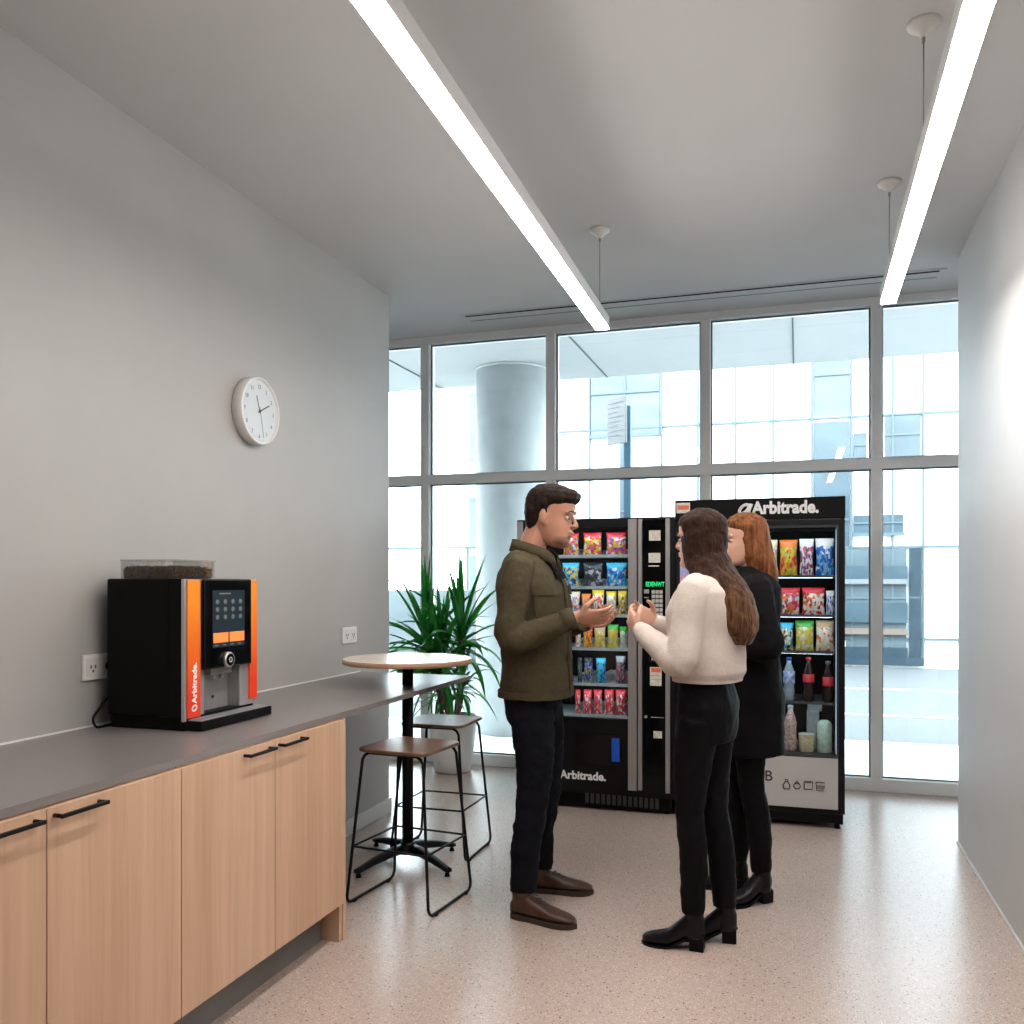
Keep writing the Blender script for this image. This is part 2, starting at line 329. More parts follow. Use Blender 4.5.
# worktop outline with a round hole for the bar-table pole
TX, TY = -1.86, 4.115
hole = [(TX + 0.031 * math.cos(a), TY + 0.031 * math.sin(a)) for a in [2 * PI * i / 24 for i in range(24)]]
def plate_hole(bm, x0, x1, y0, y1, z0, z1):
    n = 24; outer = []
    for hx, hy in hole:
        dx, dy = hx - TX, hy - TY
        k = min((x1 - TX) / dx if dx > 1e-9 else 1e9, (x0 - TX) / dx if dx < -1e-9 else 1e9, (y1 - TY) / dy if dy > 1e-9 else 1e9, (y0 - TY) / dy if dy < -1e-9 else 1e9)
        outer.append((TX + dx * k, TY + dy * k))
    corners = [(x1, y1), (x0, y1), (x0, y0), (x1, y0)]
    for c in corners:
        j = min(range(n), key=lambda i: (outer[i][0] - c[0]) ** 2 + (outer[i][1] - c[1]) ** 2); outer[j] = c
    R = [[bm.verts.new((x, y, z)) for x, y in L] for L, z in ((hole, z1), (outer, z1), (outer, z0), (hole, z0))]
    R.append(R[0])
    for a, c in zip(R, R[1:]):
        for i in range(n): bm.faces.new((a[i], a[(i + 1) % n], c[(i + 1) % n], c[i]))
plate_hole(worktop, XL + 0.003, XF, TY - 0.155, TY + 0.155, ZC - 0.022, ZC)
box(worktop, (XL + 0.003, 1.2, ZC - 0.022), (XF, TY - 0.155, ZC)); box(worktop, (XL + 0.003, TY + 0.155, ZC - 0.022), (XF, 4.60, ZC))
wt = obj('worktop', worktop, 'counter'); tag(wt, 'long grey laminate worktop running along the left wall over the oak cabinets', 'worktop')
b = newbm(); box(b, (XL + 0.001, 1.2, ZC), (XL + 0.006, 4.60, ZC + 0.006)); obj('sealant_strip', b, 'white', wt)
b = newbm(); box(b, (-1.792, 1.2, 0.0), (-1.777, 3.119, 0.140)); tag(obj('kickboard', b, 'kick'), 'dark grey kickboard along the floor under the oak cabinets', 'kickboard')
def cabinet(y0, y1, label, endpanel=False):
    t = thing('base_cabinet', (-2.0, (y0 + y1) / 2, 0), label, 'cabinet', 'oak base cabinets under the worktop')
    b = newbm(); xb = -1.71
    box(b, (XL + 0.01, y0 + 0.001, 0.142), (xb, y0 + 0.018, ZC - 0.024)); box(b, (XL + 0.01, y1 - 0.018, 0.142), (xb, y1 - 0.001, ZC - 0.024))
    box(b, (XL + 0.01, y0 + 0.018, 0.142), (xb, y1 - 0.018, 0.16)); box(b, (XL + 0.01, y0 + 0.018, ZC - 0.042), (xb, y1 - 0.018, ZC - 0.024)); box(b, (XL + 0.01, y0 + 0.018, 0.16), (XL + 0.02, y1 - 0.018, ZC - 0.042))
    obj('cabinet_body', b, 'oak', t)
    if endpanel:
        b = newbm(); box(b, (XL + 0.02, y1, 0.0), (-1.694, y1 + 0.02, ZC - 0.024), bev=0.001); obj('end_panel', b, 'oak', t)
        b = newbm(); box(b, (-1.776, y1 - 0.02, 0.0), (-1.700, y1 - 0.001, 0.141)); obj('foot_rail', b, 'oak', t)
    ym = (y0 + y1) / 2
    for k, (a, c) in enumerate(((y0, ym), (ym, y1))):
        b = newbm(); box(b, (-1.708, a + 0.0015, 0.147), (-1.690, c - 0.0015, ZC - 0.027), bev=0.0008); d = obj('door', b, 'oak', t)
        hy0, hy1 = (c - 0.178, c - 0.036) if k == 0 else (a + 0.022, a + 0.165)
        hz = 0.844; b = newbm()
        tube(b, [(-1.690, hy0, hz), (-1.664, hy0, hz)], 0.0055, 8); tube(b, [(-1.690, hy1, hz), (-1.664, hy1, hz)], 0.0055, 8)
        box(b, (-1.668, hy0 - 0.006, hz - 0.005), (-1.659, hy1 + 0.006, hz + 0.005), bev=0.0015); obj('handle', b, 'black', d)
cabinet(1.2, 2.17, 'pale oak base cabinet, the nearer one, left of the coffee machine')
cabinet(2.171, 3.14, 'pale oak base cabinet with an end panel, under the coffee machine', True)

# sockets
def socket(yc, zc, label, plugged):
    t = thing('wall_socket', (XL, yc, zc), label, 'socket', 'white double wall sockets')
    b = newbm(); box(b, (XL + 0.0005, yc - 0.081, zc - 0.045), (XL + 0.012, yc + 0.081, zc + 0.045), bev=0.003); obj('cover_plate', b, 'white', t)
    for s in (-1, 1):
        b = newbm(); y = yc + s * 0.038; x = XL + 0.0122
        box(b, (x, y - 0.030, zc - 0.032), (x + 0.0015, y + 0.030, zc + 0.032), bev=0.0005)
        o = obj('socket_insert', b, mat('socket_insert_plastic', (0.70, 0.68, 0.66), 0.35), t)
        b = newbm(); x += 0.0016
        box(b, (x, y - 0.013, zc - 0.004), (x + 0.0012, y - 0.008, zc + 0.008)); box(b, (x, y + 0.008, zc - 0.004), (x + 0.0012, y + 0.013, zc + 0.008)); box(b, (x, y - 0.003, zc - 0.018), (x + 0.0012, y + 0.003, zc - 0.009)); obj('slot', b, 'dark', t)
socket(2.60, 1.100, 'white double wall socket beside the coffee machine with a black plug in it', True)
socket(4.465, 1.106, 'white double wall socket above the far end of the worktop', False)
t = thing('power_cable', (XL + 0.015, 2.62, 1.09), 'black plug and cable hanging from the socket behind the coffee machine', 'cable')
b = newbm(); cyl(b, (XL + 0.0168, 2.638, 1.10), (XL + 0.047, 2.638, 1.10), 0.020, 16, r2=0.016); obj('plug', b, 'blackmatte', t)
b = newbm(); tube(b, [(XL + 0.044, 2.638, 1.09), (XL + 0.05, 2.61, 1.02), (XL + 0.035, 2.575, 0.96), (XL + 0.03, 2.545, 0.925), (XL + 0.05, 2.535, 0.898), (XL + 0.052, 2.57, 0.893), (XL + 0.045, 2.72, 0.892)], 0.0045, 8, spline=True); obj('cord', b, 'blackmatte', t)

# clock
CX, CY, CZ, CRr = XL, 3.54, 2.176, 0.152
t = thing('wall_clock', (XL, CY, CZ - CRr), 'round white wall clock with thin hands on the left wall', 'clock')
b = newbm(); rs = []
for r, x in ((CRr - 0.004, 0.0005), (CRr, 0.004), (CRr, 0.050), (CRr - 0.003, 0.053), (CRr - 0.009, 0.053), (CRr - 0.010, 0.040)):
    rs.append(ring(b, Vector((XL + x, CY, CZ)), Vector((0, r, 0)), Vector((0, 0, r)), 48))
skin(b, rs); obj('case', b, 'white', t)
b = newbm(); cyl(b, (XL + 0.0405, CY, CZ), (XL + 0.042, CY, CZ), CRr - 0.0105, 48); dial = obj('dial', b, mat('dial_white', (0.62, 0.66, 0.69), 0.5), t)
b = newbm()
for k in range(12):
    a = PI / 6 * (k + 1); rr = 0.112; s = str(k + 1); b = newbm()
    text_bm(b, s, side_matrix(XL + 0.0430, CY + rr * math.sin(a), CZ + rr * math.cos(a) - 0.009), 0.026, 0.0002, 0.0008, 'CENTER')
    obj('numeral', b, mat('numeral_grey', (0.22, 0.25, 0.30), 0.5), dial)
def hand(name, ang, l, back, wd, x, m):
    b = newbm(); box(b, (XL + x, -wd / 2, -back), (XL + x + 0.001, wd / 2, l)); b.transform(Matrix.Translation((0, CY, CZ)) @ Matrix.Rotation(-ang, 4, 'X')); obj(name, b, m, t)
hand('hour_hand', math.radians(-19), 0.072, 0.01, 0.005, 0.0445, mat('hand_grey', (0.16, 0.17, 0.19), 0.4)); hand('minute_hand', math.radians(63), 0.083, 0.016, 0.0055, 0.0465, 'dark'); hand('second_hand', math.radians(168), 0.12, 0.02, 0.003, 0.0485, mat('hand_grey', (0.16, 0.17, 0.19), 0.4))
b = newbm(); cyl(b, (XL + 0.044, CY, CZ), (XL + 0.050, CY, CZ), 0.005, 14); obj('hub', b, 'dark', t)

# ------------------------------------------------------------------ coffee machine (front faces +X)
def coffee():
    x0, x1, y0, y1, z0, z1 = -2.315, -1.99, 2.57, 3.00, ZC + 0.0008, 1.412
    t = thing('coffee_machine', ((x0 + x1) / 2, (y0 + y1) / 2, ZC), 'black and orange bean-to-cup coffee machine with a touch screen on the worktop', 'coffee machine')
    b = newbm()
    box(b, (x0, y0, z0 + 0.045), (x1 - 0.060, y1, z1), bev=0.008); box(b, (x1 - 0.062, y0 + 0.001, z0 + 0.045), (x1 - 0.0135, y0 + 0.112, z1 - 0.001)); box(b, (x1 - 0.062, y1 - 0.105, z0 + 0.045), (x1 - 0.0135, y1 - 0.001, z1 - 0.001)); box(b, (x1 - 0.062, y0 + 0.112, z0 + 0.21), (x1 - 0.0135, y1 - 0.105, z1 - 0.001))
    box(b, (x0 + 0.01, y0 + 0.01, z0), (x1 - 0.01, y1 - 0.01, z0 + 0.045), bev=0.003)
    obj('body', b, 'blackmatte', t)
    # silver front shell: two pillars, a lintel behind the screen and the back of the brewing bay
    b = newbm(); xs0 = x1 - 0.013
    box(b, (xs0, y0, z0 + 0.032), (x1, y0 + 0.012, z1 - 0.002), bev=0.002)
    box(b, (xs0, y0 + 0.012, z0 + 0.045), (x1 - 0.004, y0 + 0.112, z1 - 0.002)); box(b, (xs0, y1 - 0.105, z0 + 0.045), (x1 - 0.004, y1, z1 - 0.002), bev=0.002)
    box(b, (xs0, y0 + 0.112, z0 + 0.21), (x1 - 0.004, y1 - 0.105, z1 - 0.004))
    sh = obj('front_shell', b, 'silverlt', t)
    b = newbm(); box(b, (x1 - 0.0598, y0 + 0.113, z0 + 0.045), (x1 - 0.056, y1 - 0.106, z0 + 0.209)); obj('brewing_bay', b, 'silver', t)
    b = newbm(); box(b, (x1 - 0.0555, y1 - 0.1075, z0 + 0.046), (x1 - 0.0135, y1 - 0.1055, z0 + 0.209)); obj('bay_side', b, 'silver', t)
    b = newbm(); box(b, (x1 - 0.05, y0 + 0.165, z0 + 0.175), (x1 - 0.015, y1 - 0.14, z0 + 0.209), bev=0.002)
    for dy in (0.0, 0.045): cyl(b, (x1 - 0.032, y0 + 0.205 + dy, z0 + 0.158), (x1 - 0.032, y0 + 0.205 + dy, z0 + 0.18), 0.008, 12)
    obj('spout', b, 'silver', t)
    for dy in (0.0, 0.07):
        b = newbm(); cyl(b, (x1 - 0.056, y0 + 0.16 + dy, z0 + 0.09), (x1 - 0.052, y0 + 0.16 + dy, z0 + 0.09), 0.006, 10); obj('bolt', b, 'dark', t)
    om = bpy.data.materials.new('orange_fade'); om.use_nodes = True; n = om.node_tree; N = n.nodes
    tc = N.new('ShaderNodeTexCoord'); s3 = N.new('ShaderNodeSeparateXYZ'); r = N.new('ShaderNodeValToRGB')
    r.color_ramp.elements[0].color = (0.78, 0.045, 0.012, 1); r.color_ramp.elements[1].color = (0.84, 0.26, 0.012, 1); r.color_ramp.elements[0].position = 0.15; r.color_ramp.elements[1].position = 0.85
    n.links.new(tc.outputs['Generated'], s3.inputs[0]); n.links.new(s3.outputs[2], r.inputs[0]); n.links.new(r.outputs[0], N['Principled BSDF'].inputs['Base Color']); N['Principled BSDF'].inputs['Roughness'].default_value = 0.4
    b = newbm(); box(b, (x1 - 0.0035, y0 + 0.014, z0 + 0.042), (x1 + 0.003, y0 + 0.084, z1 - 0.006), bev=0.001); op = obj('side_panel', b, om, t); op['label'] = 'orange panel with white lettering'
    b = newbm(); text_bm(b, 'Arbitrade.', Matrix.Translation((x1 + 0.0036, y0 + 0.061, z0 + 0.090)) @ Matrix.Rotation(PI / 2, 4, 'Z') @ Matrix.Rotation(PI / 2, 4, 'X') @ Matrix.Rotation(PI / 2, 4, 'Z'), 0.034, 0.0012, 0.001)
    c = Vector((x1 + 0.0036, y0 + 0.050, z0 + 0.074))
    lp = [c + Vector((0, 0.012 * math.cos(a) + 0.003 * math.sin(a), 0.009 * math.sin(a))) for a in [2 * PI * i / 20 for i in range(21)]]
    tube(b, lp, 0.0035, 6, flat=0.2); obj('lettering', b, 'text', op)
    b = newbm(); box(b, (x1 - 0.0035, y1 - 0.052, z0 + 0.065), (x1 + 0.003, y1 - 0.003, z1 - 0.006), bev=0.001); obj('side_panel', b, om, t)['label'] = 'narrow orange panel'
    # screen
    b = newbm(); ya, yb, za, zb = y0 + 0.090, y1 - 0.054, z0 + 0.200, z1 - 0.002
    box(b, (x1 - 0.002, ya, za), (x1 + 0.014, yb, zb), bev=0.006); bz = obj('screen_surround', b, 'blackgloss', t)
    xs = x1 + 0.0145; sa, sb, s0, s1 = ya + 0.045, yb - 0.050, za + 0.075, zb - 0.040
    b = newbm(); box(b, (xs, sa, s0), (xs + 0.001, sb, s1)); scr = obj('screen', b, mat('screen_dark_blue', (0.02, 0.03, 0.04), 0.15, emit=(0.03, 0.05, 0.07), estr=0.15), bz)
    wd, ht = sb - sa, s1 - s0; IC = mat('icon_grey', (0.12, 0.12, 0.11), 0.5, emit=(0.55, 0.57, 0.50), estr=0.10)
    for r_ in range(3):
        for c_ in range(4):
            yy = sa + wd * (0.14 + 0.24 * c_); zz = s1 - ht * (0.20 + 0.135 * r_)
            b = newbm(); pts = [(xs + 0.0015, yy + 0.0085 * math.cos(q), zz + 0.0075 * math.sin(q)) for q in [2 * PI * i / 10 for i in range(11)]]
            tube(b, pts, 0.0013, 5); box(b, (xs + 0.001, yy - 0.004, zz - 0.004), (xs + 0.002, yy + 0.004, zz + 0.005)); obj('drink_icon', b, IC, scr)
    b = newbm(); box(b, (xs + 0.001, sa + wd * 0.2, s1 - ht * 0.07), (xs + 0.0015, sa + wd * 0.55, s1 - ht * 0.045)); obj('screen_caption', b, IC, scr)
    for k in range(4):
        b = newbm(); box(b, (xs + 0.001, sa + wd * (0.06 + 0.24 * k), s0 + ht * 0.03), (xs + 0.0015, sa + wd * (0.17 + 0.24 * k), s0 + ht * 0.045)); obj('screen_caption', b, IC, scr)
    for k in (0, 1):
        b = newbm(); box(b, (xs + 0.001, sa + wd * (0.02 + 0.5 * k), s0 + ht * 0.085), (xs + 0.002, sa + wd * (0.47 + 0.51 * k), s0 + ht * 0.255)); obj('screen_button', b, mat('screen_orange', (0.9, 0.25, 0.06), 0.4, emit=(1, 0.22, 0.05), estr=0.55), scr)
    # knob
    yk, zk = (ya + yb) / 2 - 0.012, za + 0.028; b = newbm()
    rs = [ring(b, Vector((xs - 0.002 + x, yk, zk)), Vector((0, r, 0)), Vector((0, 0, r)), 32) for r, x in ((0.028, 0), (0.028, 0.012), (0.025, 0.016), (0.0225, 0.014))]
    skin(b, rs); kn = obj('selector_knob', b, 'silverlt', t)
    b = newbm(); cyl(b, (xs + 0.012, yk, zk), (xs + 0.0145, yk, zk), 0.022, 28); obj('knob_face', b, 'blackgloss', kn)
    b = newbm(); tube(b, [(xs + 0.015, yk + 0.009 * math.cos(q), zk + 0.009 * math.sin(q)) for q in [PI / 3 * i for i in range(7)]], 0.0016, 6); obj('knob_symbol', b, 'text', kn)
    # drip tray
    b = newbm(); box(b, (x1 - 0.03, y0 + 0.012, z0 + 0.002), (-1.945 + 0.018, y1 + 0.004, z0 + 0.034), bev=0.003); tr = obj('drip_tray', b, 'blackmatte', t)
    b = newbm(); box(b, (x1 + 0.001, y0 + 0.02, z0 + 0.0345), (-1.945 + 0.010, y1 - 0.006, z0 + 0.037))
    for k in range(26): box(b, (x1 + 0.006, y0 + 0.03 + k * 0.0148, z0 + 0.037), (-1.945 + 0.006, y0 + 0.038 + k * 0.0148, z0 + 0.040))
    obj('grate', b, 'silverlt', tr)
    # hopper
    hx0, hx1, hy0, hy1, hz0, hz1 = x0 + 0.035, x1 - 0.07, y0 + 0.03, y0 + 0.265, z1 + 0.0005, z1 + 0.062
    b = newbm(); tk = 0.003
    box(b, (hx0, hy0, hz0), (hx1, hy0 + tk, hz1)); box(b, (hx0, hy1 - tk, hz0), (hx1, hy1, hz1)); box(b, (hx0, hy0 + tk, hz0), (hx0 + tk, hy1 - tk, hz1)); box(b, (hx1 - tk, hy0 + tk, hz0), (hx1, hy1 - tk, hz1))
    hp = obj('bean_hopper', b, glass('hopper_clear', (0.96, 0.96, 0.96), 0.35), t)
    b = newbm(); box(b, (hx0 - 0.002, hy0 - 0.002, hz1), (hx1 + 0.002, hy1 + 0.002, hz1 + 0.005), bev=0.001); obj('hopper_lid', b, glass('lid_clear', (0.93, 0.93, 0.93), 0.5), hp)
    b = newbm(); box(b, (hx0 + 0.008, hy0 + 0.008, hz0), (hx1 - 0.008, hy1 - 0.008, hz0 + 0.036))
    for _ in range(700):
        x = random.uniform(hx0 + 0.009, hx1 - 0.009); y = random.uniform(hy0 + 0.009, hy1 - 0.009); z = hz0 + 0.037 + random.random() * 0.006
        edge = random.random()
        if edge < 0.35: y = hy0 + 0.008; z = hz0 + random.uniform(0.004, 0.040)
        elif edge < 0.62: x = hx1 - 0.008; z = hz0 + random.uniform(0.004, 0.040)
        ell(b, (x, y, z), (0.0055, 0.0042, 0.0036), rot=Matrix.Rotation(random.random() * 3, 3, 'Z') @ Matrix.Rotation(random.random() * 3, 3, 'X'), u=6, v=4)
    be = obj('coffee_beans', b, mat('roasted_beans', (0.11, 0.065, 0.045), 0.45, noise_amt=0.6, nscale=80), hp); be['kind'] = 'stuff'
coffee()

# ------------------------------------------------------------------ bar table
t = thing('bar_table', (TX, TY, 0), 'round pale-topped bar table on one black pole by the end of the worktop', 'table')
b = newbm(); lathe(b, (TX, TY, 0.995), [(0.318, 0), (0.322, 0.003), (0.322, 0.0215)], 72); lathe(b, (TX, TY, 1.0166), [(0.322, 0), (0.321, 0.0035), (0.318, 0.0045)], 72, mi=1)
obj('tabletop', b, ['ply', 'oak_top'], t)
b = newbm(); cyl(b, (TX, TY, 0.06), (TX, TY, 0.989), 0.028, 28); cyl(b, (TX, TY, 0.989), (TX, TY, 0.9948), 0.10, 28); obj('pole', b, 'black', t)
b = newbm(); lathe(b, (TX, TY, 0.05), [(0.05, 0), (0.05, 0.03), (0.036, 0.05), (0.030, 0.055)], 24); hubo = obj('base_hub', b, 'black', t)
for fx, fy in ((-1.994, 3.82), (-1.579, 3.97), (-1.714, 4.376), (-2.148, 4.33)):
    d = Vector((fx - TX, fy - TY, 0)); l = d.length; d.normalize(); s = Vector((-d.y, d.x, 0)); b = newbm(); rings = []
    for q, zc, hh, ww in ((0.03, 0.075, 0.024, 0.026), (0.3, 0.074, 0.021, 0.023), (0.65, 0.055, 0.016, 0.020), (0.92, 0.034, 0.012, 0.018), (1.0, 0.030, 0.009, 0.016)):
        rings.append(ring(b, Vector((TX, TY, zc)) + d * l * q, s * ww, Vector((0, 0, hh)), 12, 4))
    skin(b, rings); lg = obj('base_arm', b, 'black', t)
    b = newbm(); p = Vector((TX, TY, 0)) + d * l * 0.95; cyl(b, p, p + Vector((0, 0, 0.02)), 0.014, 12, r2=0.009); obj('levelling_foot', b, 'blackmatte', lg)

# ------------------------------------------------------------------ stools
def make_stool(cx, cy):
    t = thing('bar_stool', (cx, cy, 0), 'walnut-seated black wire bar stool, the nearer one in front of the table pole', 'stool', 'bar stools at the round table')
    zt_, sw, sd = 0.680, 0.172, 0.175
    b = newbm(); n = 12; lay = []
    for z, k in ((zt_ - 0.016, 0.975), (zt_ - 0.012, 1), (zt_ - 0.003, 1), (zt_, 0.985)):
        pts = []
        for (sx, sy) in ((1, 1), (-1, 1), (-1, -1), (1, -1)):
            a0 = {(1, 1): 0, (-1, 1): 1, (-1, -1): 2, (1, -1): 3}[(sx, sy)] * PI / 2
            for q in range(6):
                a = a0 + PI / 2 * q / 5; r = 0.045
                pts.append(b.verts.new((cx + (sx * (sw - r) + r * math.cos(a)) * k, cy + (sy * (sd - r) + r * math.sin(a)) * k, z)))
        lay.append(pts)
    skin(b, lay, smooth=False); obj('seat', b, 'walnut', t)
    fr = 0.0068; zs = zt_ - 0.022
    def pt(sx, sy, z):
        k = 1 - z / zs; return Vector((cx + sx * (0.148 + 0.056 * k), cy + sy * (0.148 + 0.050 * k), z))
    for sx in (-1, 1):
        b = newbm(); A_, B_ = pt(sx, -1, fr + 0.002), pt(sx, 1, fr + 0.002); At, Bt = pt(sx, -1, zs), pt(sx, 1, zs)
        def rc(p, q0, q1, r=0.03): return [p + (q0 - p).normalized() * r, p + (q0 - p).normalized() * r * 0.35 + (q1 - p).normalized() * r * 0.35, p + (q1 - p).normalized() * r]
        tube(b, [Vector((cx, At.y, zs + 0.002)), *rc(At + Vector((0, 0, 0.002)), Vector((cx, At.y, zs + .002)), A_), *rc(A_, At, B_), *rc(B_, A_, Bt), *rc(Bt + Vector((0, 0, 0.002)), B_, Vector((cx, Bt.y, zs + .002))), Vector((cx, Bt.y, zs + 0.002))], fr, 10)
        lf = obj('leg_frame', b, 'black', t)
        for q in (0.15, 0.85):
            b = newbm(); p = A_.lerp(B_, q); box(b, (p.x - 0.009, p.y - 0.012, 0.0), (p.x + 0.009, p.y + 0.012, 0.007), bev=0.002); obj('glide', b, 'blackmatte', lf)
    b = newbm(); zr = 0.255
    c4 = [pt(-1, -1, zr), pt(1, -1, zr), pt(1, 1, zr), pt(-1, 1, zr)]
    for i in range(4): tube(b, [c4[i], c4[(i + 1) % 4]], 0.005, 8)
    obj('footrest', b, 'black', t)
    return t
st = make_stool(-1.640, 3.655)
st.rotation_euler.z = -0.11
s2 = copy_tree(st); s2.rotation_euler.z = 0.0; s2.location = (-1.780, 4.372, 0); s2['label'] = 'walnut-seated black wire bar stool, the farther one before the white plant pot'

# ------------------------------------------------------------------ plant
PXc, PYc = -2.44, 6.20
t = thing('potted_yucca', (PXc, PYc, 0), 'tall yucca with sword-shaped green leaves in a white pot by the window', 'plant')
b = newbm(); lathe(b, (PXc, PYc, 0), [(0.115, 0), (0.13, 0.006), (0.150, 0.10), (0.170, 0.25), (0.182, 0.40), (0.182, 0.415), (0.172, 0.415), (0.168, 0.36)], 48); obj('pot', b, 'pot', t)
b = newbm(); lathe(b, (PXc, PYc, 0.34), [(0.16, 0), (0.168, 0.02), (0.1, 0.03), (0.02, 0.032)], 32); obj('soil', b, 'soil', t)
def leafblade(bm, base, az, el, L, wd, droop, mi=0):
    n = 9; p = Vector(base); d = Vector((math.cos(az) * math.cos(el), math.sin(az) * math.cos(el), math.sin(el))); prev = None
    roll = random.uniform(-0.5, 0.5)
    for i in range(n + 1):
        t_ = i / n; ww = wd * (0.55 + 0.45 * min(t_ * 4, 1)) * (1 - max(0, (t_ - 0.45) / 0.55) ** 1.5) + 0.0008
        s = d.cross(Vector((0, 0, 1))); s = s.normalized() if s.length > 0.05 else Vector((-math.sin(az), math.cos(az), 0)); s = Matrix.Rotation(roll, 3, d) @ s
        nrm = s.cross(d).normalized()
        row = [bm.verts.new(p - s * ww + nrm * ww * 0.35), bm.verts.new(p - nrm * 0.0009), bm.verts.new(p + s * ww + nrm * ww * 0.35), bm.verts.new(p + nrm * 0.0012)]
        if prev:
            for k in range(4):
                f = bm.faces.new((prev[k], prev[(k + 1) % 4], row[(k + 1) % 4], row[k])); f.smooth = k != 9; f.material_index = mi
        prev = row
        p = p + d * (L / n); d = (d + Vector((0, 0, -droop * (0.4 + t_ * 1.2) / n))).normalized()
canes = [((-0.055, -0.01), (-0.19, -0.05), 0.98, 0.016), ((0.05, -0.04), (0.10, -0.07), 1.02, 0.022), ((0.0, -0.06), (-0.04, -0.12), 0.84, 0.018), ((0.02, 0.05), (0.09, -0.02), 0.70, 0.018), ((-0.03, 0.03), (-0.12, 0.02), 0.66, 0.016)]
for (bx, by), (tx, ty), hz, rr in canes:
    b = newbm(); p0 = Vector((PXc + bx, PYc + by, 0.34)); p1 = Vector((PXc + tx, PYc + ty, hz))
    pts = [p0.lerp(p1, q / 8) + Vector((0.006 * math.sin(q * 1.7 + bx * 50), 0.006 * math.cos(q * 2.1), 0)) for q in range(9)]
    tube(b, pts, [rr * (1 + 0.12 * (q % 2)) for q in range(9)], 12); cn = obj('cane', b, 'cane', t)
    b = newbm(); big = hz > 0.8; n = 54 if big else 34
    for i in range(n):
        q = i / n; az = i * 2.39996 + random.uniform(-.3, .3); el = math.radians(88 - 105 * q ** 0.9 + random.uniform(-8, 8)); L = random.uniform(0.46, 0.66) if big else random.uniform(0.28, 0.42)
        # keep the fronds on the room side of the window
        if math.sin(az) > 0.1 and math.cos(el) > 0.3: L *= 0.33
        if math.cos(az) < -0.85 and q > 0.4 and tx < -0.1: L *= 0.85
        leafblade(b, p1 + Vector((0, 0, -0.14 * q)), az, el, L, (random.uniform(0.017, 0.026) if big else random.uniform(0.012, 0.018)), 0.35 + 1.7 * q)
    obj('foliage', b, 'leaf', cn)

# ------------------------------------------------------------------ vending machines
YF = 5.40
def pbox(bm, x0, y0, x1, y1, Ya, Yb, mi=0, bev=0):
    a = P(x0, y0, Ya); c = P(x1, y1, Ya); xa, xb = sorted((a.x, c.x)); za, zb = sorted((a.z, c.z)); box(bm, (xa, Ya, za), (xb, Yb, zb), mi, bev)
def shell(bm, X0, X1, Z0, Z1, ox0, ox1, oz0, oz1, ya, yb, dep):
    """closed cabinet with a display bay: frame around the opening, walls and back of the bay"""
    box(bm, (X0, ya, Z0), (ox0, yb, Z1)); box(bm, (ox1, ya, Z0), (X1, yb, Z1)); box(bm, (ox0, ya, oz1), (ox1, yb, Z1)); box(bm, (ox0, ya, Z0), (ox1, yb, oz0)); box(bm, (ox0, ya + dep, oz0), (ox1, yb, oz1))
def crinkle_bag(bm, cx, zb, w_, h_, th, yc, tilt=0.0):
    nu, nv = 12, 14; F = []; Bk = []
    sd = random.random() * 100
    for j in range(nv + 1):
        v = j / nv; rf = []; rb = []
        wv = w_ * (1 - 0.10 * math.sin(PI * v)) / 2
        for i in range(nu + 1):
            u = i / nu * 2 - 1
            t_ = th * 0.5 * (1 - abs(u) ** 3) * (math.sin(PI * min(max((v - 0.05) / 0.9, 0), 1)) ** 0.6)
            nz_ = noise.noise(Vector((u * 2 + sd, v * 3, sd))) * 0.16 * th
            z = zb + v * h_ + (0.003 * (i % 2) if j in (0, nv) else 0); x = cx + u * wv + nz_ * 0.4; y = yc + tilt * v * h_
            rf.append(bm.verts.new((x, y - t_ - abs(nz_) * (t_ > 0.002) - 0.0006, z))); rb.append(bm.verts.new((x, y + t_ + 0.0006, z)))
        F.append(rf); Bk.append(rb)
    for j in range(nv):
        for i in range(nu):
            bm.faces.new((F[j][i], F[j][i + 1], F[j + 1][i + 1], F[j + 1][i])).smooth = True; bm.faces.new((Bk[j][i + 1], Bk[j][i], Bk[j + 1][i], Bk[j + 1][i + 1])).smooth = True
        for i, (a_, b_) in ((0, (Bk, F)), (nu, (F, Bk))): bm.faces.new((a_[j][i], b_[j][i], b_[j + 1][i], a_[j + 1][i]))
    for j in (0, nv):
        for i in range(nu): bm.faces.new((F[j][i], F[j][i + 1], Bk[j][i + 1], Bk[j][i]))
R_, Y_, O_, B_, G_, Wt, K_, Cy, Pk, Pu, Br, Cr, Tn = (0.70, 0.03, 0.05), (0.85, 0.60, 0.05), (0.85, 0.22, 0.03), (0.02, 0.12, 0.55), (0.06, 0.42, 0.05), (0.85, 0.85, 0.85), (0.02, 0.025, 0.035), (0.05, 0.50, 0.75), (0.80, 0.12, 0.25), (0.22, 0.10, 0.35), (0.22, 0.09, 0.04), (0.80, 0.70, 0.50), (0.62, 0.42, 0.24)
def bag(px0, px1, pyt, pyb, Y, top, pal, label, group, zfloor=None, name='snack_bag', cat='snack bag', th=0.05):
    a = P(px0, pyb, Y); c = P(px1, pyt, Y); zb = zfloor if zfloor is not None else a.z
    b = newbm(); crinkle_bag(b, (a.x + c.x) / 2, zb, c.x - a.x, c.z - zb, th, Y, 0.05)
    o = obj(name, b, bagmat('print', top, pal)); return tag(o, label, cat, group)
def coil(bm, cx, zb, r, y0, y1, turns):
    pts = [(cx + r * math.sin(2 * PI * turns * q / (turns * 14)), y0 + (y1 - y0) * q / (turns * 14), zb + r - r * math.cos(2 * PI * turns * q / (turns * 14))) for q in range(turns * 14 + 1)]
    tube(bm, pts, 0.0022, 5)

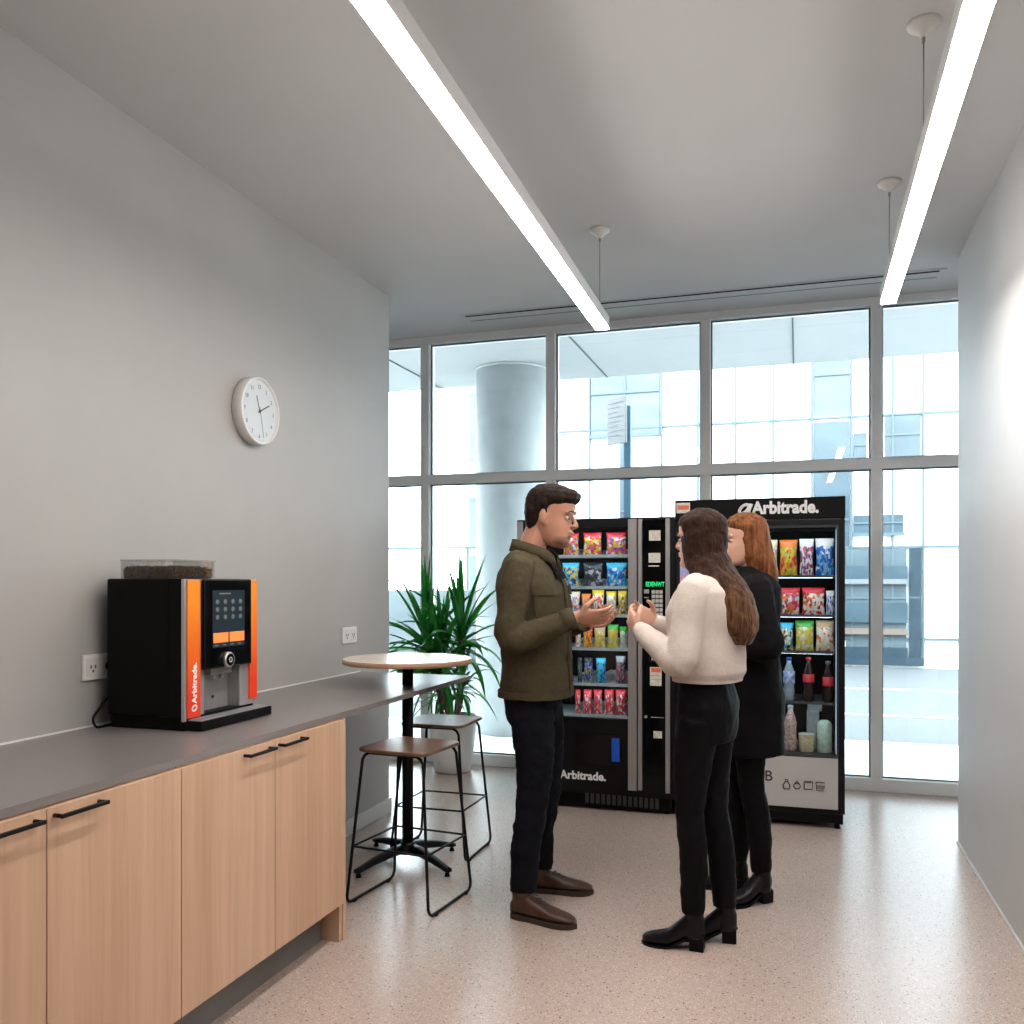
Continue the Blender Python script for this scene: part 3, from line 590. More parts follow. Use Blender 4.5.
def left_machine():
    X0, X1 = P(517, 600, YF).x, P(674.5, 600, YF).x; Z1 = 1.79
    t = thing('vending_machine', ((X0 + X1) / 2, YF + 0.4, 0), 'shorter black vending machine with a keypad column, behind the man', 'vending machine', 'vending machines before the window')
    ox0, ox1 = P(524, 600, YF).x, P(628, 600, YF).x; oz1 = P(600, 527, YF).z; oz0 = P(600, 719, YF).z
    b = newbm(); shell(b, X0, X1, 0.10, Z1, ox0, ox1, oz0, oz1, YF + 0.006, YF + 0.82, 0.50); obj('cabinet', b, 'black', t)
    b = newbm(); box(b, (X0 + 0.02, YF + 0.03, 0.012), (X1 - 0.02, YF + 0.80, 0.0995)); obj('plinth', b, 'blackmatte', t)
    b = newbm()
    for k in range(14): pbox(b, 585 + k * 5.4, 793 + k * 0.45, 588.5 + k * 5.4, 803 + k * 0.5, YF + 0.002, YF + 0.0055)
    obj('vent_grille', b, mat('grille_black', (0.03, 0.03, 0.032), 0.5), t)
    for x in (X0 + 0.06, X1 - 0.06):
        b = newbm(); cyl(b, (x, YF + 0.08, 0), (x, YF + 0.08, 0.0115), 0.02, 12); obj('foot', b, 'blackmatte', t)
    for nm, xa, xb, ya_, yb_ in (('trim', 517.3, 523.3, 522, 778), ('trim', 628.2, 636.8, 519.5, 790), ('trim', 638.2, 642.2, 519.5, 790), ('trim', 665.6, 670, 518, 793)):
        b = newbm(); xl, xr_ = P(xa, 600, YF).x, P(xb, 600, YF).x; box(b, (xl, YF - 0.010, P(xa, yb_, YF).z), (xr_, YF + 0.0055, Z1 - 0.01), bev=0.002); obj(nm, b, 'silver', t)
    b = newbm(); box(b, (P(642.4, 600, YF).x, YF - 0.004, 0.24), (P(665.4, 600, YF).x, YF + 0.0055, Z1 - 0.015), bev=0.001); kp = obj('control_panel', b, 'blackgloss', t)
    yp = YF - 0.0062; yq = YF - 0.0042
    for nm, r in (('bill_slot_sticker', (649, 530.5, 660.5, 540.5)), ('coin_sticker', (648.5, 553, 660.3, 562.5)), ('price_sticker', (653.5, 731, 662, 738.5))):
        b = newbm(); pbox(b, *r, yp, yq); obj(nm, b, 'cream', kp)
    b = newbm(); pbox(b, 648.5, 565.5, 659, 566.5, yp, yq); obj('printed_line', b, 'text', kp); b = newbm(); pbox(b, 651, 717, 664, 718, yp, yq); obj('printed_line', b, 'text', kp)
    b = newbm(); pbox(b, 650, 667, 661.5, 686, yp, yq, 0); pbox(b, 651, 668, 660.5, 672.5, yp - 0.0006, yp - 0.0001, 1); pbox(b, 651, 675, 660, 676, yp - 0.0006, yp - 0.0001, 2); pbox(b, 651, 679, 660, 680, yp - 0.0006, yp - 0.0001, 2); obj('notice', b, ['cream', mat('sticker_orange', (0.75, 0.16, 0.08), 0.5), mat('print_grey', (0.4, 0.4, 0.4), 0.5)], kp)
    b = newbm(); pbox(b, 649, 641, 662, 663, yp, yq, 0); pbox(b, 651.5, 643, 660, 651, yp - 0.0006, yp - 0.0001, 1); pbox(b, 651.5, 654, 660, 660.5, yp - 0.0006, yp - 0.0001, 1); obj('card_reader', b, ['blackmatte', 'cream'], kp)
    b = newbm(); p = P(655, 586.3, yp); text_bm(b, 'EDENWT', front_matrix(p.x, yp, p.z) @ Matrix.Diagonal((0.82, 1.15, 1, 1)), 0.033, 0.0010, 0.001, 'CENTER'); obj('display_digits', b, 'green', kp)
    b = newbm(); pbox(b, 651, 589.5, 663, 617, yp, yq); kb = obj('keypad', b, 'blackmatte', kp)
    for r in range(6):
        for c in range(3):
            b = newbm(); pbox(b, 651.7 + c * 3.8, 590.2 + r * 4.5, 654.9 + c * 3.8, 593.6 + r * 4.5, yp - 0.003, yp - 0.0002); obj('key', b, mat('key_grey', (0.55, 0.54, 0.50), 0.4), kb)
    b = newbm(); pbox(b, 644, 589.5, 649, 593.5, yp - 0.004, yq, bev=0.001); pbox(b, 644, 597, 649, 598, yp, yq); obj('return_button', b, 'silverlt', kp)
    b = newbm(); c = P(646, 716.5, YF); cyl(b, (c.x, yq, c.z), (c.x, yp - 0.008, c.z), 0.009, 14); obj('lock', b, 'silverlt', kp)
    b = newbm(); box(b, (ox0 - 0.004, YF - 0.002, oz0 - 0.004), (ox1 + 0.0005, YF + 0.0055, oz1 + 0.004)); obj('glass_front', b, 'vglass', t)
    # collection flap and lettering
    b = newbm(); pbox(b, 575, 733, 622, 767, YF - 0.003, YF + 0.0055, bev=0.002); fl = obj('collection_flap', b, 'blackgloss', t)
    b = newbm(); pbox(b, 611.5, 738, 619.5, 762, YF - 0.0062, YF - 0.0035, bev=0.001); obj('flap_handle', b, mat('blue_plastic', (0.01, 0.09, 0.55), 0.4), fl)
    b = newbm(); p = P(606, 781, YF); text_bm(b, 'Arbitrade.', front_matrix(p.x, YF + 0.004, p.z), 0.070, 0.0022, 0.003, 'RIGHT'); obj('lettering', b, 'text', t)
    # shelves, coils, light
    rails = [555.5, 587, 615, 648.5, 684, 715.5]; zs = []
    for y in rails:
        z = P(600, y, YF + 0.03).z; zs.append(z); b = newbm()
        box(b, (ox0 + 0.002, YF + 0.028, z - 0.013), (ox1 - 0.002, YF + 0.034, z + 0.006)); box(b, (ox0 + 0.002, YF + 0.034, z - 0.006), (ox1 - 0.002, YF + 0.49, z - 0.002)); obj('shelf', b, ['rail'], t)
    for z in zs[:-1]:
        b = newbm(); box(b, (ox0 + 0.02, YF + 0.036, z - 0.012), (ox1 - 0.02, YF + 0.044, z - 0.0065)); obj('added_light_strip', b, 'led', t)  # strips added out of sight behind the rails to light the packets
    b = newbm(); box(b, (ox0 + 0.03, YF + 0.03, oz1 - 0.006), (ox1 - 0.03, YF + 0.05, oz1 - 0.001)); obj('light_tube', b, 'led', t)
    b = newbm(); box(b, (ox0 + 0.001, YF + 0.008, oz1 - 0.022), (ox1 - 0.001, YF + 0.012, oz1 - 0.0002)); obj('light_valance', b, 'blackmatte', t)
    zf = [z + 0.0005 for z in zs]
    g = 'snack packets in the shorter vending machine'
    RP = [R_, Y_, Cy, Wt, Pk, O_, R_, Cr]
    Yb_ = YF + 0.085
    pos = []
    def B(r, x0, x1, yt, top, pal, label, **k):
        a = P(x0, 600, Yb_).x; c = P(x1, 600, Yb_).x; pos.append((r, (a + c) / 2))
        bag(x0, x1, yt, rails[r], Yb_, top, pal, label, g, zf[r] - 0.0015 if False else zs[r] - 0.0015, **k)
    B(0, 563, 579, 533.5, R_, RP, 'red and yellow snack bag by the man\'s chin on the top shelf')
    B(0, 583, 602, 532.5, R_, [Y_, Pk, Y_, Wt, O_, R_], 'red-topped snack bag with a pink disc, middle of the top shelf of the keypad machine')
    B(0, 606, 627, 532.5, R_, [Pk, Y_, Pk, Wt, Pk, Pu], 'pink and red snack bag by the silver trim on the keypad machine\'s top shelf')
    B(1, 562, 579, 563, Cy, [Y_, Cr, Cy, K_, B_, Y_], 'pale yellow and cyan snack bag by the man\'s collar on the second shelf')
    B(1, 583, 603, 563, K_, [K_, (0.12, 0.12, 0.15), K_, (0.5, 0.5, 0.55), K_], 'black and grey snack bag in the middle of the second shelf of the keypad machine')
    B(1, 606, 627, 563, Cy, [Cy, B_, Wt, Cy, B_, (0.02, 0.3, 0.75)], 'bright blue and white snack bag at the right end of the second shelf')
    B(2, 568, 580, 592, Cr, [Cr, Pk, Cy, Wt, (0.5, 0.4, 0.4)], 'pale pink and grey snack packet above the man\'s wrist on the third shelf')
    B(2, 581.5, 590.5, 594, O_, [O_, R_, O_, Tn], 'small orange-red snack packet above the man\'s hand')
    B(2, 592, 604, 590, Y_, [Wt, R_, Wt, O_, Cr], 'yellow-topped red and white snack packet above the man\'s fingers')
    B(2, 606, 616.5, 591.5, Y_, [Cr, Wt, Tn, Wt], 'yellow and white snack packet, second from the right on the third shelf')
    B(2, 618, 627.3, 591, Y_, [Y_, Br, Cr, Y_], 'yellow and brown snack packet at the right end of the third shelf')
    B(3, 575.5, 581, 627, R_, [Wt, R_, Cr], 'thin white and red packet at the man\'s sleeve on the fourth shelf')
    B(3, 583, 592.5, 626, R_, [O_, Y_, R_, Y_], 'red-topped orange packet below the man\'s hand on the fourth shelf')
    B(3, 594, 605.5, 626.5, Tn, [Y_, Cr, Y_, (0.6, 0.45, 0.1)], 'golden yellow packet in the middle of the fourth shelf')
    B(3, 607.5, 618.5, 625, G_, [Y_, Y_, (0.6, 0.6, 0.1), Cr], 'yellow packet with a green top on the fourth shelf')
    B(3, 619.5, 627.5, 627, G_, [Wt, (0.5, 0.7, 0.4), Wt], 'white and green packet at the right end of the fourth shelf')
    B(4, 577.5, 582, 658, K_, [K_, (0.2, 0.25, 0.25)], 'narrow dark packet at the left of the fifth shelf', th=0.03)
    B(4, 584, 592.5, 658, K_, [Tn, B_, (0.2, 0.35, 0.5), K_], 'dark packet with a tan and blue print on the fifth shelf')
    B(4, 596, 606, 658.5, Cy, [Cy, Cy, K_, B_], 'dark packet with a bright cyan label on the fifth shelf')
    B(4, 615.5, 625.5, 656.5, (0.4, 0.42, 0.45), [(0.4, 0.42, 0.45), K_, R_, (0.2, 0.22, 0.25)], 'silver packet with a red spot at the right end of the fifth shelf')
    LR = [R_, R_, Wt, (0.8, 0.25, 0.2), R_]
    for (x0, x1, yt), lb in zip(((575, 580.5, 690), (583, 592, 690), (593.5, 602, 690), (604, 613.5, 690), (615.5, 626.5, 690)), ('half hidden by the man\'s jacket', 'second from the left', 'third from the left', 'second from the right', 'widest, at the right end')):
        B(5, x0, x1, yt, R_, LR, 'red packet on the keypad machine\'s lowest shelf, ' + lb)
    for r, x in pos:
        b = newbm(); coil(b, x, zs[r] - 0.0015, 0.026, YF + 0.125, YF + 0.45, 8); obj('wire_coil', b, 'silverlt', t)
    for r, px in ((4, 610.5),):
        b = newbm(); coil(b, P(px, 600, YF + .06).x, zs[r] - 0.0015, 0.035, YF + 0.045, YF + 0.45, 9); obj('wire_coil', b, 'silverlt', t)
left_machine()

def right_machine():
    X0, X1, Z1 = P(675.5, 600, YF).x, P(845, 600, YF).x, 1.885
    t = thing('vending_machine', ((X0 + X1) / 2, YF + 0.4, 0), 'tall black vending machine with a white-lettered header and grey lower panel', 'vending machine', 'vending machines before the window')
    ox0, ox1 = P(693, 600, YF).x, P(836.5, 600, YF).x; oz1 = P(836, 527, YF).z; oz0 = P(836, 756, YF).z; zh = P(843, 517.5, YF).z
    b = newbm(); shell(b, X0, X1, 0.085, zh - 0.008, ox0, ox1, oz0, oz1, YF + 0.006, YF + 0.82, 0.46); obj('cabinet', b, 'black', t)
    b = newbm(); box(b, (X0 - 0.002, YF - 0.012, zh), (X1 + 0.002, YF + 0.80, Z1), bev=0.003); hd = obj('header', b, 'blackmatte', t)
    b = newbm(); box(b, (X0 + 0.015, YF + 0.02, zh - 0.0078), (X1 - 0.015, YF + 0.78, zh - 0.0005)); obj('spacer', b, 'silver', t)
    b = newbm(); p = P(752.5, 513.8, YF); text_bm(b, 'Arbitrade.', front_matrix(p.x, YF - 0.0135, p.z) @ Matrix.Diagonal((1, 1.12, 1, 1)), 0.088, 0.0036, 0.004)
    c = P(745.2, 508.2, YF); yy = YF - 0.0135; tilt = 0.35
    for k, (ra, rb, w0) in enumerate(((0.030, 0.022, 0.009),)):
        pts = []
        for i in range(29):
            a = 2 * PI * i / 28; x = rb * math.cos(a); z = ra * math.sin(a) * 0.85; pts.append((c.x - 0.006 + x + z * 0.55, yy, c.z - 0.006 + z))
        tube(b, pts, w0, 6, up=(0, 1, 0), flat=0.22)
    tube(b, [(c.x + 0.036, yy, c.z + 0.024), (c.x + 0.022, yy, c.z - 0.012), (c.x + 0.018, yy, c.z - 0.034)], 0.010, 6, up=(0, 1, 0), flat=0.2)
    obj('lettering', b, 'text', hd)
    b = newbm(); pbox(b, 676.5, 503, 690, 513, YF - 0.0135, YF - 0.0122, 0); pbox(b, 677.5, 505.5, 689, 509.5, YF - 0.0142, YF - 0.0136, 1); obj('header_sticker', b, ['cream', mat('sticker_orange', (0.75, 0.16, 0.08), 0.5)], hd)
    b = newbm(); pbox(b, 680, 563, 689.5, 592, YF + 0.004, YF + 0.0058); obj('poster_sticker', b, bagmat('poster_print', (0.35, 0.5, 0.8), [(0.35, 0.45, 0.8), (0.8, 0.3, 0.5), (0.6, 0.6, 0.85)]), t)
    # door frame edge
    b = newbm(); y0_, y1_ = YF - 0.004, YF + 0.0055; fwd = 0.012
    for lo, hi in (((ox0 - fwd, oz0 - fwd), (ox0, oz1 + fwd)), ((ox1, oz0 - fwd), (ox1 + fwd, oz1 + fwd)), ((ox0, oz1), (ox1, oz1 + fwd)), ((ox0, oz0 - fwd), (ox1, oz0))): box(b, (lo[0], y0_, lo[1]), (hi[0], y1_, hi[1]), bev=0.001)
    obj('door_frame', b, mat('dark_steel', (0.05, 0.06, 0.07), 0.3, 0.5), t)
    b = newbm(); box(b, (ox0 + 0.0003, YF + 0.0, oz0 + 0.0003), (ox1 - 0.0003, YF + 0.0055, oz1 - 0.0003)); obj('glass_front', b, 'vglass', t)
    b = newbm(); pz0, pz1 = P(838, 810, YF).z, P(838, 759, YF).z; box(b, (X0 + 0.03, YF - 0.002, pz0), (ox1 + 0.008, YF + 0.0058, pz1), bev=0.001); pn = obj('lower_panel', b, mat('light_grey_panel', (0.50, 0.48, 0.48), 0.45, noise_amt=0.04), t)
    b = newbm(); yl = YF - 0.0035
    p = P(764.3, 778.5, YF); text_bm(b, 'B', front_matrix(p.x, yl, p.z - 0.01), 0.085, 0.0008, 0.002); obj('panel_letter', b, 'dark', pn)
    def icon(cx, cz, strokes, k=0.0015):
        b = newbm()
        for s in strokes: tube(b, [(cx + x * k, yl, cz + z * k) for x, z in s], 0.0028, 6)
        obj('panel_icon', b, 'dark', pn)
    c = P(786.5, 784, YF); icon(c.x, c.z, [[(-11, -18), (11, -18), (12, -4), (5, 8), (5, 18), (-5, 18), (-5, 8), (-12, -4), (-11, -18)], [(-5, 10), (5, 10)]])
    c = P(797, 785, YF); icon(c.x, c.z, [[(-6, -14), (6, -14), (13, -3), (8, 5), (0, 16), (-8, 5), (-13, -3), (-6, -14)], [(-6, 6), (6, 6)]])
    c = P(808.3, 785, YF); icon(c.x, c.z, [[(-15, -16), (15, -16), (15, 14), (-15, 14), (-15, -16)], [(-11, 10), (11, 10)]])
    c = P(820, 786, YF); icon(c.x, c.z, [[(-15, 14), (15, 14), (15, 0), (-13, 0), (-15, 14)], [(-13, 0), (-13, -17), (13, -17)], [(-13, -8), (15, -8), (15, 0)]])
    c = P(733, 770, YF); icon(c.x, c.z, [[(-12, 8), (12, 8), (12, -6), (-12, -6), (-12, 8)], [(-5, -12), (5, -12)]])
    c = P(733.5, 782, YF); icon(c.x, c.z, [[(-10, 16), (10, 16), (12, -12), (-12, -12), (-10, 16)], [(-5, 4), (5, 4), (5, -5), (-5, -5), (-5, 4)]])
    b = newbm(); box(b, (X0 + 0.01, YF - 0.006, 0.03), (X1 - 0.01, YF + 0.80, 0.0845), bev=0.003); obj('plinth', b, 'blackmatte', t)
    for x in (X0 + 0.05, X1 - 0.04):
        b = newbm(); cyl(b, (x, YF + 0.03, 0), (x, YF + 0.03, 0.0295), 0.018, 12, r2=0.012); obj('foot', b, 'black', t)
    sy = [576, 615.5, 652, 702.5, 754.5]; zs = []
    for i, y in enumerate(sy):
        z = P(808, y, YF + 0.03).z; zs.append(z)
        if i == 4: continue
        b = newbm(); box(b, (ox0 + 0.002, YF + 0.028, z - 0.010), (ox1 - 0.002, YF + 0.034, z + 0.004)); box(b, (ox0 + 0.002, YF + 0.034, z - 0.006), (ox1 - 0.002, YF + 0.455, z - 0.002)); obj('shelf', b, mat('dark_shelf', (0.10, 0.11, 0.12), 0.4, noise_amt=0.3, nscale=50), t)
    zs[4] = oz0 + 0.003
    b = newbm(); box(b, (ox0 + 0.001, YF + 0.02, oz0 + 0.0002), (ox1 - 0.001, YF + 0.455, oz0 + 0.0015)); obj('bay_floor', b, mat('bay_floor_dark', (0.08, 0.08, 0.085), 0.4), t)
    for s in (0, 1):
        b = newbm(); x = ox1 - 0.0035 if s else ox0 + 0.001; box(b, (x, YF + 0.010, oz0 + 0.01), (x + 0.0025, YF + 0.014, oz1 - 0.01)); obj('light_tube', b, mat('edge_light', (1, 1, 1), 0.5, emit=(0.45, 0.75, 0.95), estr=0.9), t)
    for z in zs[:-1]:
        b = newbm(); box(b, (ox0 + 0.02, YF + 0.036, z - 0.011), (ox1 - 0.02, YF + 0.044, z - 0.0065)); obj('added_light_strip', b, 'led', t)  # added strips, hidden under each shelf front, that brighten the goods below
    b = newbm(); box(b, (ox0 + 0.02, YF + 0.03, oz1 - 0.005), (ox1 - 0.02, YF + 0.05, oz1 - 0.001)); obj('light_tube', b, 'led', t)
    b = newbm(); box(b, (ox0 + 0.004, YF + 0.008, oz1 - 0.020), (ox1 - 0.004, YF + 0.012, oz1 - 0.0002)); obj('light_valance', b, 'blackmatte', t)
    g = 'snack bags in the taller vending machine'; Yb_ = YF + 0.09
    def B(r, x0, x1, yt, top, pal, label, **k): bag(x0, x1, yt, 600, Yb_, top, pal, label, g, zs[r] - 0.0015, **k)
    B(0, 763, 777.5, 540, Cr, [Cr, (0.5, 0.5, 0.4), Wt, Tn, (0.6, 0.6, 0.45)], 'tall pale gold and silver bag beside the auburn hair on the top shelf')
    B(0, 779.5, 797.5, 540, O_, [O_, Y_, (0.4, 0.5, 0.08), R_, Y_], 'tall orange, yellow and green bag on the top shelf of the taller machine')
    B(0, 799.5, 814, 539, Wt, [Wt, Pu, Br, Wt, Pk, Pu], 'tall white and purple bag on the top shelf of the taller machine')
    B(0, 815.5, 834.5, 538.5, Wt, [B_, Wt, B_, Cy, (0.3, 0.5, 0.8)], 'tall blue and white bag at the right end of the top shelf')
    B(1, 779, 800, 588, R_, [Pk, Wt, R_, O_, Br, Wt], 'wide red and pink bag on the second shelf of the taller machine')
    B(1, 802, 825, 588, R_, [Wt, Cr, R_, O_, Wt], 'wide red and white bag on the second shelf of the taller machine')
    B(1, 826, 835, 591, Wt, [Wt, B_, (0.5, 0.6, 0.75), Wt], 'small silver and blue bag at the right end of the second shelf')
    B(2, 780, 793.5, 623, Cy, [B_, Y_, K_, Wt, Cy], 'blue and dark snack bag behind the coat sleeve on the third shelf')
    B(2, 795, 814, 621, G_, [Y_, (0.4, 0.6, 0.1), Cr, Y_, Wt], 'green-topped yellow snack bag on the third shelf')
    B(2, 815.5, 834.5, 621, Tn, [Cr, Wt, O_, Cr, Wt], 'beige and orange snack bag at the right end of the third shelf')
    # bottles
    liquid = lambda n, c: mat(n, c, 0.08, spec=0.6, noise_amt=0.15, nscale=20)
    def bottle(px, py_top, r, row, liq, cap, lab, label, labz=(0.33, 0.55)):
        x = P(px, 600, Yb_).x; zb = zs[row] - 0.0015; h = P(px, py_top, Yb_).z - zb
        t2 = thing('drink_bottle', (x, Yb_, zb), label, 'bottle', 'bottles in the taller vending machine')
        b = newbm(); lathe(b, (x, Yb_, zb), [(r * 0.75, 0), (r, 0.01), (r, h * 0.25), (r * 0.92, h * 0.30), (r * 0.92, h * 0.52), (r, h * 0.58), (r * 0.8, h * 0.72), (r * 0.42, h * 0.86), (r * 0.38, h * 0.93)], 20); obj('bottle_body', b, liq, t2)
        b = newbm(); lathe(b, (x, Yb_, zb + h * 0.925), [(r * 0.46, 0), (r * 0.46, h * 0.065), (r * 0.38, h * 0.075)], 16); obj('cap', b, cap, t2)
        if lab: b = newbm(); lathe(b, (x, Yb_, zb), [(r * 1.01, h * labz[0]), (r * 1.015, h * (labz[0] + 0.01)), (r * 1.015, h * labz[1])], 20); obj('bottle_label', b, lab, t2)
    redp = mat('red_label', (0.75, 0.05, 0.06), 0.4, noise_amt=0.2, nscale=60); bluep = mat('blue_cap', (0.02, 0.12, 0.5), 0.4); cola = liquid('cola', (0.035, 0.018, 0.016)); wat = liquid('pale_drink', (0.35, 0.45, 0.52)); wlab = mat('white_blue_label', (0.62, 0.68, 0.78), 0.4, noise_amt=0.5, nscale=40, col2=(0.05, 0.12, 0.45))
    bottle(774.5, 658, 0.026, 3, cola, redp, bluep, 'dark bottle with a blue label, leftmost of the row beside the coat', (0.6, 0.75))
    bottle(789, 657, 0.033, 3, wat, bluep, wlab, 'clear bottle with a blue cap and white label on the bottle shelf', (0.40, 0.68))
    bottle(808.5, 657, 0.031, 3, cola, redp, redp, 'cola bottle with a red cap, second from the right on the bottle shelf', (0.44, 0.62))
    bottle(828, 661, 0.031, 3, cola, mat('dark_cap', (0.2, 0.2, 0.22), 0.4), redp, 'cola bottle with a dark cap at the right end of the bottle shelf', (0.40, 0.62))
    bottle(790.5, 705, 0.036, 4, mat('pinkish_brown_drink', (0.36, 0.20, 0.16), 0.35, noise_amt=0.5, nscale=70, col2=(0.7, 0.55, 0.5)), mat('clear_cap', (0.45, 0.5, 0.55), 0.3), None, 'tall speckled brown bottle on the floor of the taller machine')
    x = P(806.5, 600, Yb_).x; b = newbm(); lathe(b, (x, Yb_, zs[4] - 0.001), [(0.036, 0), (0.041, 0.006), (0.043, 0.085), (0.044, 0.092)], 24, 0); lathe(b, (x, Yb_, zs[4] + 0.0915), [(0.045, 0), (0.045, 0.010), (0.042, 0.012)], 24, 1)
    tag(obj('snack_tub', b, [mat('popcorn_yellow', (0.80, 0.62, 0.22), 0.5, noise_amt=0.6, nscale=60, col2=(0.85, 0.80, 0.6)), 'cream']), 'short yellow snack tub on the floor of the taller machine', 'tub')
    x = P(824.5, 600, Yb_).x; b = newbm(); h = P(824, 720, Yb_).z - zs[4]; lathe(b, (x, Yb_, zs[4] - 0.001), [(0.034, 0), (0.040, 0.006), (0.041, h * 0.85), (0.034, h * 0.95), (0.02, h)], 24)
    tag(obj('drink_can', b, mat('mint_print', (0.42, 0.70, 0.58), 0.4, noise_amt=0.5, nscale=60, col2=(0.75, 0.82, 0.70))), 'tall mint green can at the right on the floor of the taller machine', 'can')
    x = P(813, 600, Yb_ + .1).x; b = newbm(); h = P(813, 704, Yb_ + .1).z - zs[4]; box(b, (x - 0.035, Yb_ + 0.08, zs[4] - 0.001), (x + 0.035, Yb_ + 0.14, zs[4] + h * 0.85), bev=0.004); box(b, (x - 0.03, Yb_ + 0.085, zs[4] + h * 0.8501), (x + 0.05, Yb_ + 0.135, zs[4] + h))
    tag(obj('drink_carton', b, mat('carton_green_grey', (0.30, 0.38, 0.34), 0.5, noise_amt=0.4, nscale=30, col2=(0.45, 0.5, 0.55))), 'grey-green carton standing behind the yellow tub in the taller machine', 'carton')
right_machine()
# ------------------------------------------------------------------ people
def sell(z, L):
    """interpolated cross-section (front, back, half width, y offset) at height z of a loft"""
    for a, c in zip(L, L[1:]):
        if a[0] <= z <= c[0]:
            t = (z - a[0]) / (c[0] - a[0]); return [a[i] * (1 - t) + c[i] * t for i in range(1, 4)]
    return list(L[0][1:4] if z < L[0][0] else L[-1][1:4])
def surf(L, z, a, off=0.0, p=2.4, dx=0):
    f, bk, w_ = sell(z, L); x, y = math.cos(a), math.sin(a)
    x = math.copysign(abs(x) ** (2 / p), x); y = math.copysign(abs(y) ** (2 / p), y)
    return Vector(((f + bk) / 2 + dx + ((f - bk) / 2 + off) * x, (w_ + off) * y, z))
def loft(bm, L, n=36, p=2.4, mi=0):
    rs = []
    for l in L:
        z, f, bk, w_ = l[:4]; rs.append(ring(bm, Vector(((f + bk) / 2, l[4] if len(l) > 4 else 0, z)), Vector(((f - bk) / 2, 0, 0)), Vector((0, w_, 0)), n, p))
    skin(bm, rs, mi)
def patch(bm, L, z0, z1, a0, a1, off, th, nz_=10, na=10, p=2.4):
    G = [[[bm.verts.new(surf(L, z0 + (z1 - z0) * j / nz_, a0 + (a1 - a0) * i / na, off + k * th, p)) for i in range(na + 1)] for j in range(nz_ + 1)] for k in (0, 1)]
    for j in range(nz_):
        for i in range(na):
            for k in (0, 1): bm.faces.new((G[k][j][i], G[k][j][i + 1], G[k][j + 1][i + 1], G[k][j + 1][i]))
        for i in (0, na): bm.faces.new((G[0][j][i], G[0][j + 1][i], G[1][j + 1][i], G[1][j][i]))
    for i in range(na):
        for j in (0, nz_): bm.faces.new((G[0][j][i], G[0][j][i + 1], G[1][j][i + 1], G[1][j][i]))
TEX = {}
def remesh(o, vox, smooth=3, disp=0.0, size=0.1, fac=0.5):
    r = o.modifiers.new('remesh', 'REMESH'); r.mode = 'VOXEL'; r.voxel_size = vox; r.use_smooth_shade = True
    if smooth: s = o.modifiers.new('smooth', 'SMOOTH'); s.iterations = smooth; s.factor = fac
    if disp:
        k = ('folds', size)
        if k not in TEX: tx = bpy.data.textures.new('folds', 'CLOUDS'); tx.noise_scale = size; tx.noise_depth = 2; TEX[k] = tx
        d = o.modifiers.new('folds', 'DISPLACE'); d.texture = TEX[k]; d.strength = disp; d.mid_level = 0.5; d.texture_coords = 'LOCAL'
    return o
HEADL = [(-.120, .066, .020, .018), (-.112, .082, -.004, .033), (-.096, .088, -.032, .045), (-.076, .084, -.052, .054), (-.052, .086, -.068, .061), (-.028, .086, -.080, .066),
         (-.004, .080, -.090, .070), (.012, .079, -.095, .073), (.030, .089, -.100, .075), (.055, .090, -.103, .077), (.080, .079, -.098, .073), (.100, .056, -.080, .060), (.114, .022, -.050, .038), (.120, -.002, -.026, .014)]
def head_bm(bm, Mh):
    h = newbm(); loft(h, HEADL, 32, 2.25)
    tube(h, [(.076, 0, .022), (.092, 0, .0), (.103, 0, -.017), (.106, 0, -.025), (.092, 0, -.034)], [.0075, .008, .0095, .0095, .008], 10, spline=True, round_ends=True)
    for s in (-1, 1):
        ell(h, (.094, s * .011, -.027), (.009, .006, .006)); ell(h, (.078, s * .030, .023), (.014, .022, .006))       # nostril wing, brow
        ell(h, (-.012, s * .075, -.004), (.019, .007, .031), rot=Matrix.Rotation(s * 0.25, 3, 'Z')); ell(h, (-.004, s * .073, -.028), (.010, .006, .011))
        ell(h, (.074, s * .031, .002), (.011, .014, .0045))                                                             # lids
    ell(h, (.088, 0, -.053), (.011, .024, .0055)); ell(h, (.087, 0, -.064), (.011, .021, .0065)); ell(h, (.080, 0, -.095), (.014, .018, .014))
    h.transform(Mh); me = bpy.data.meshes.new('t'); h.to_mesh(me); h.free(); bm.from_mesh(me); bpy.data.meshes.remove(me)
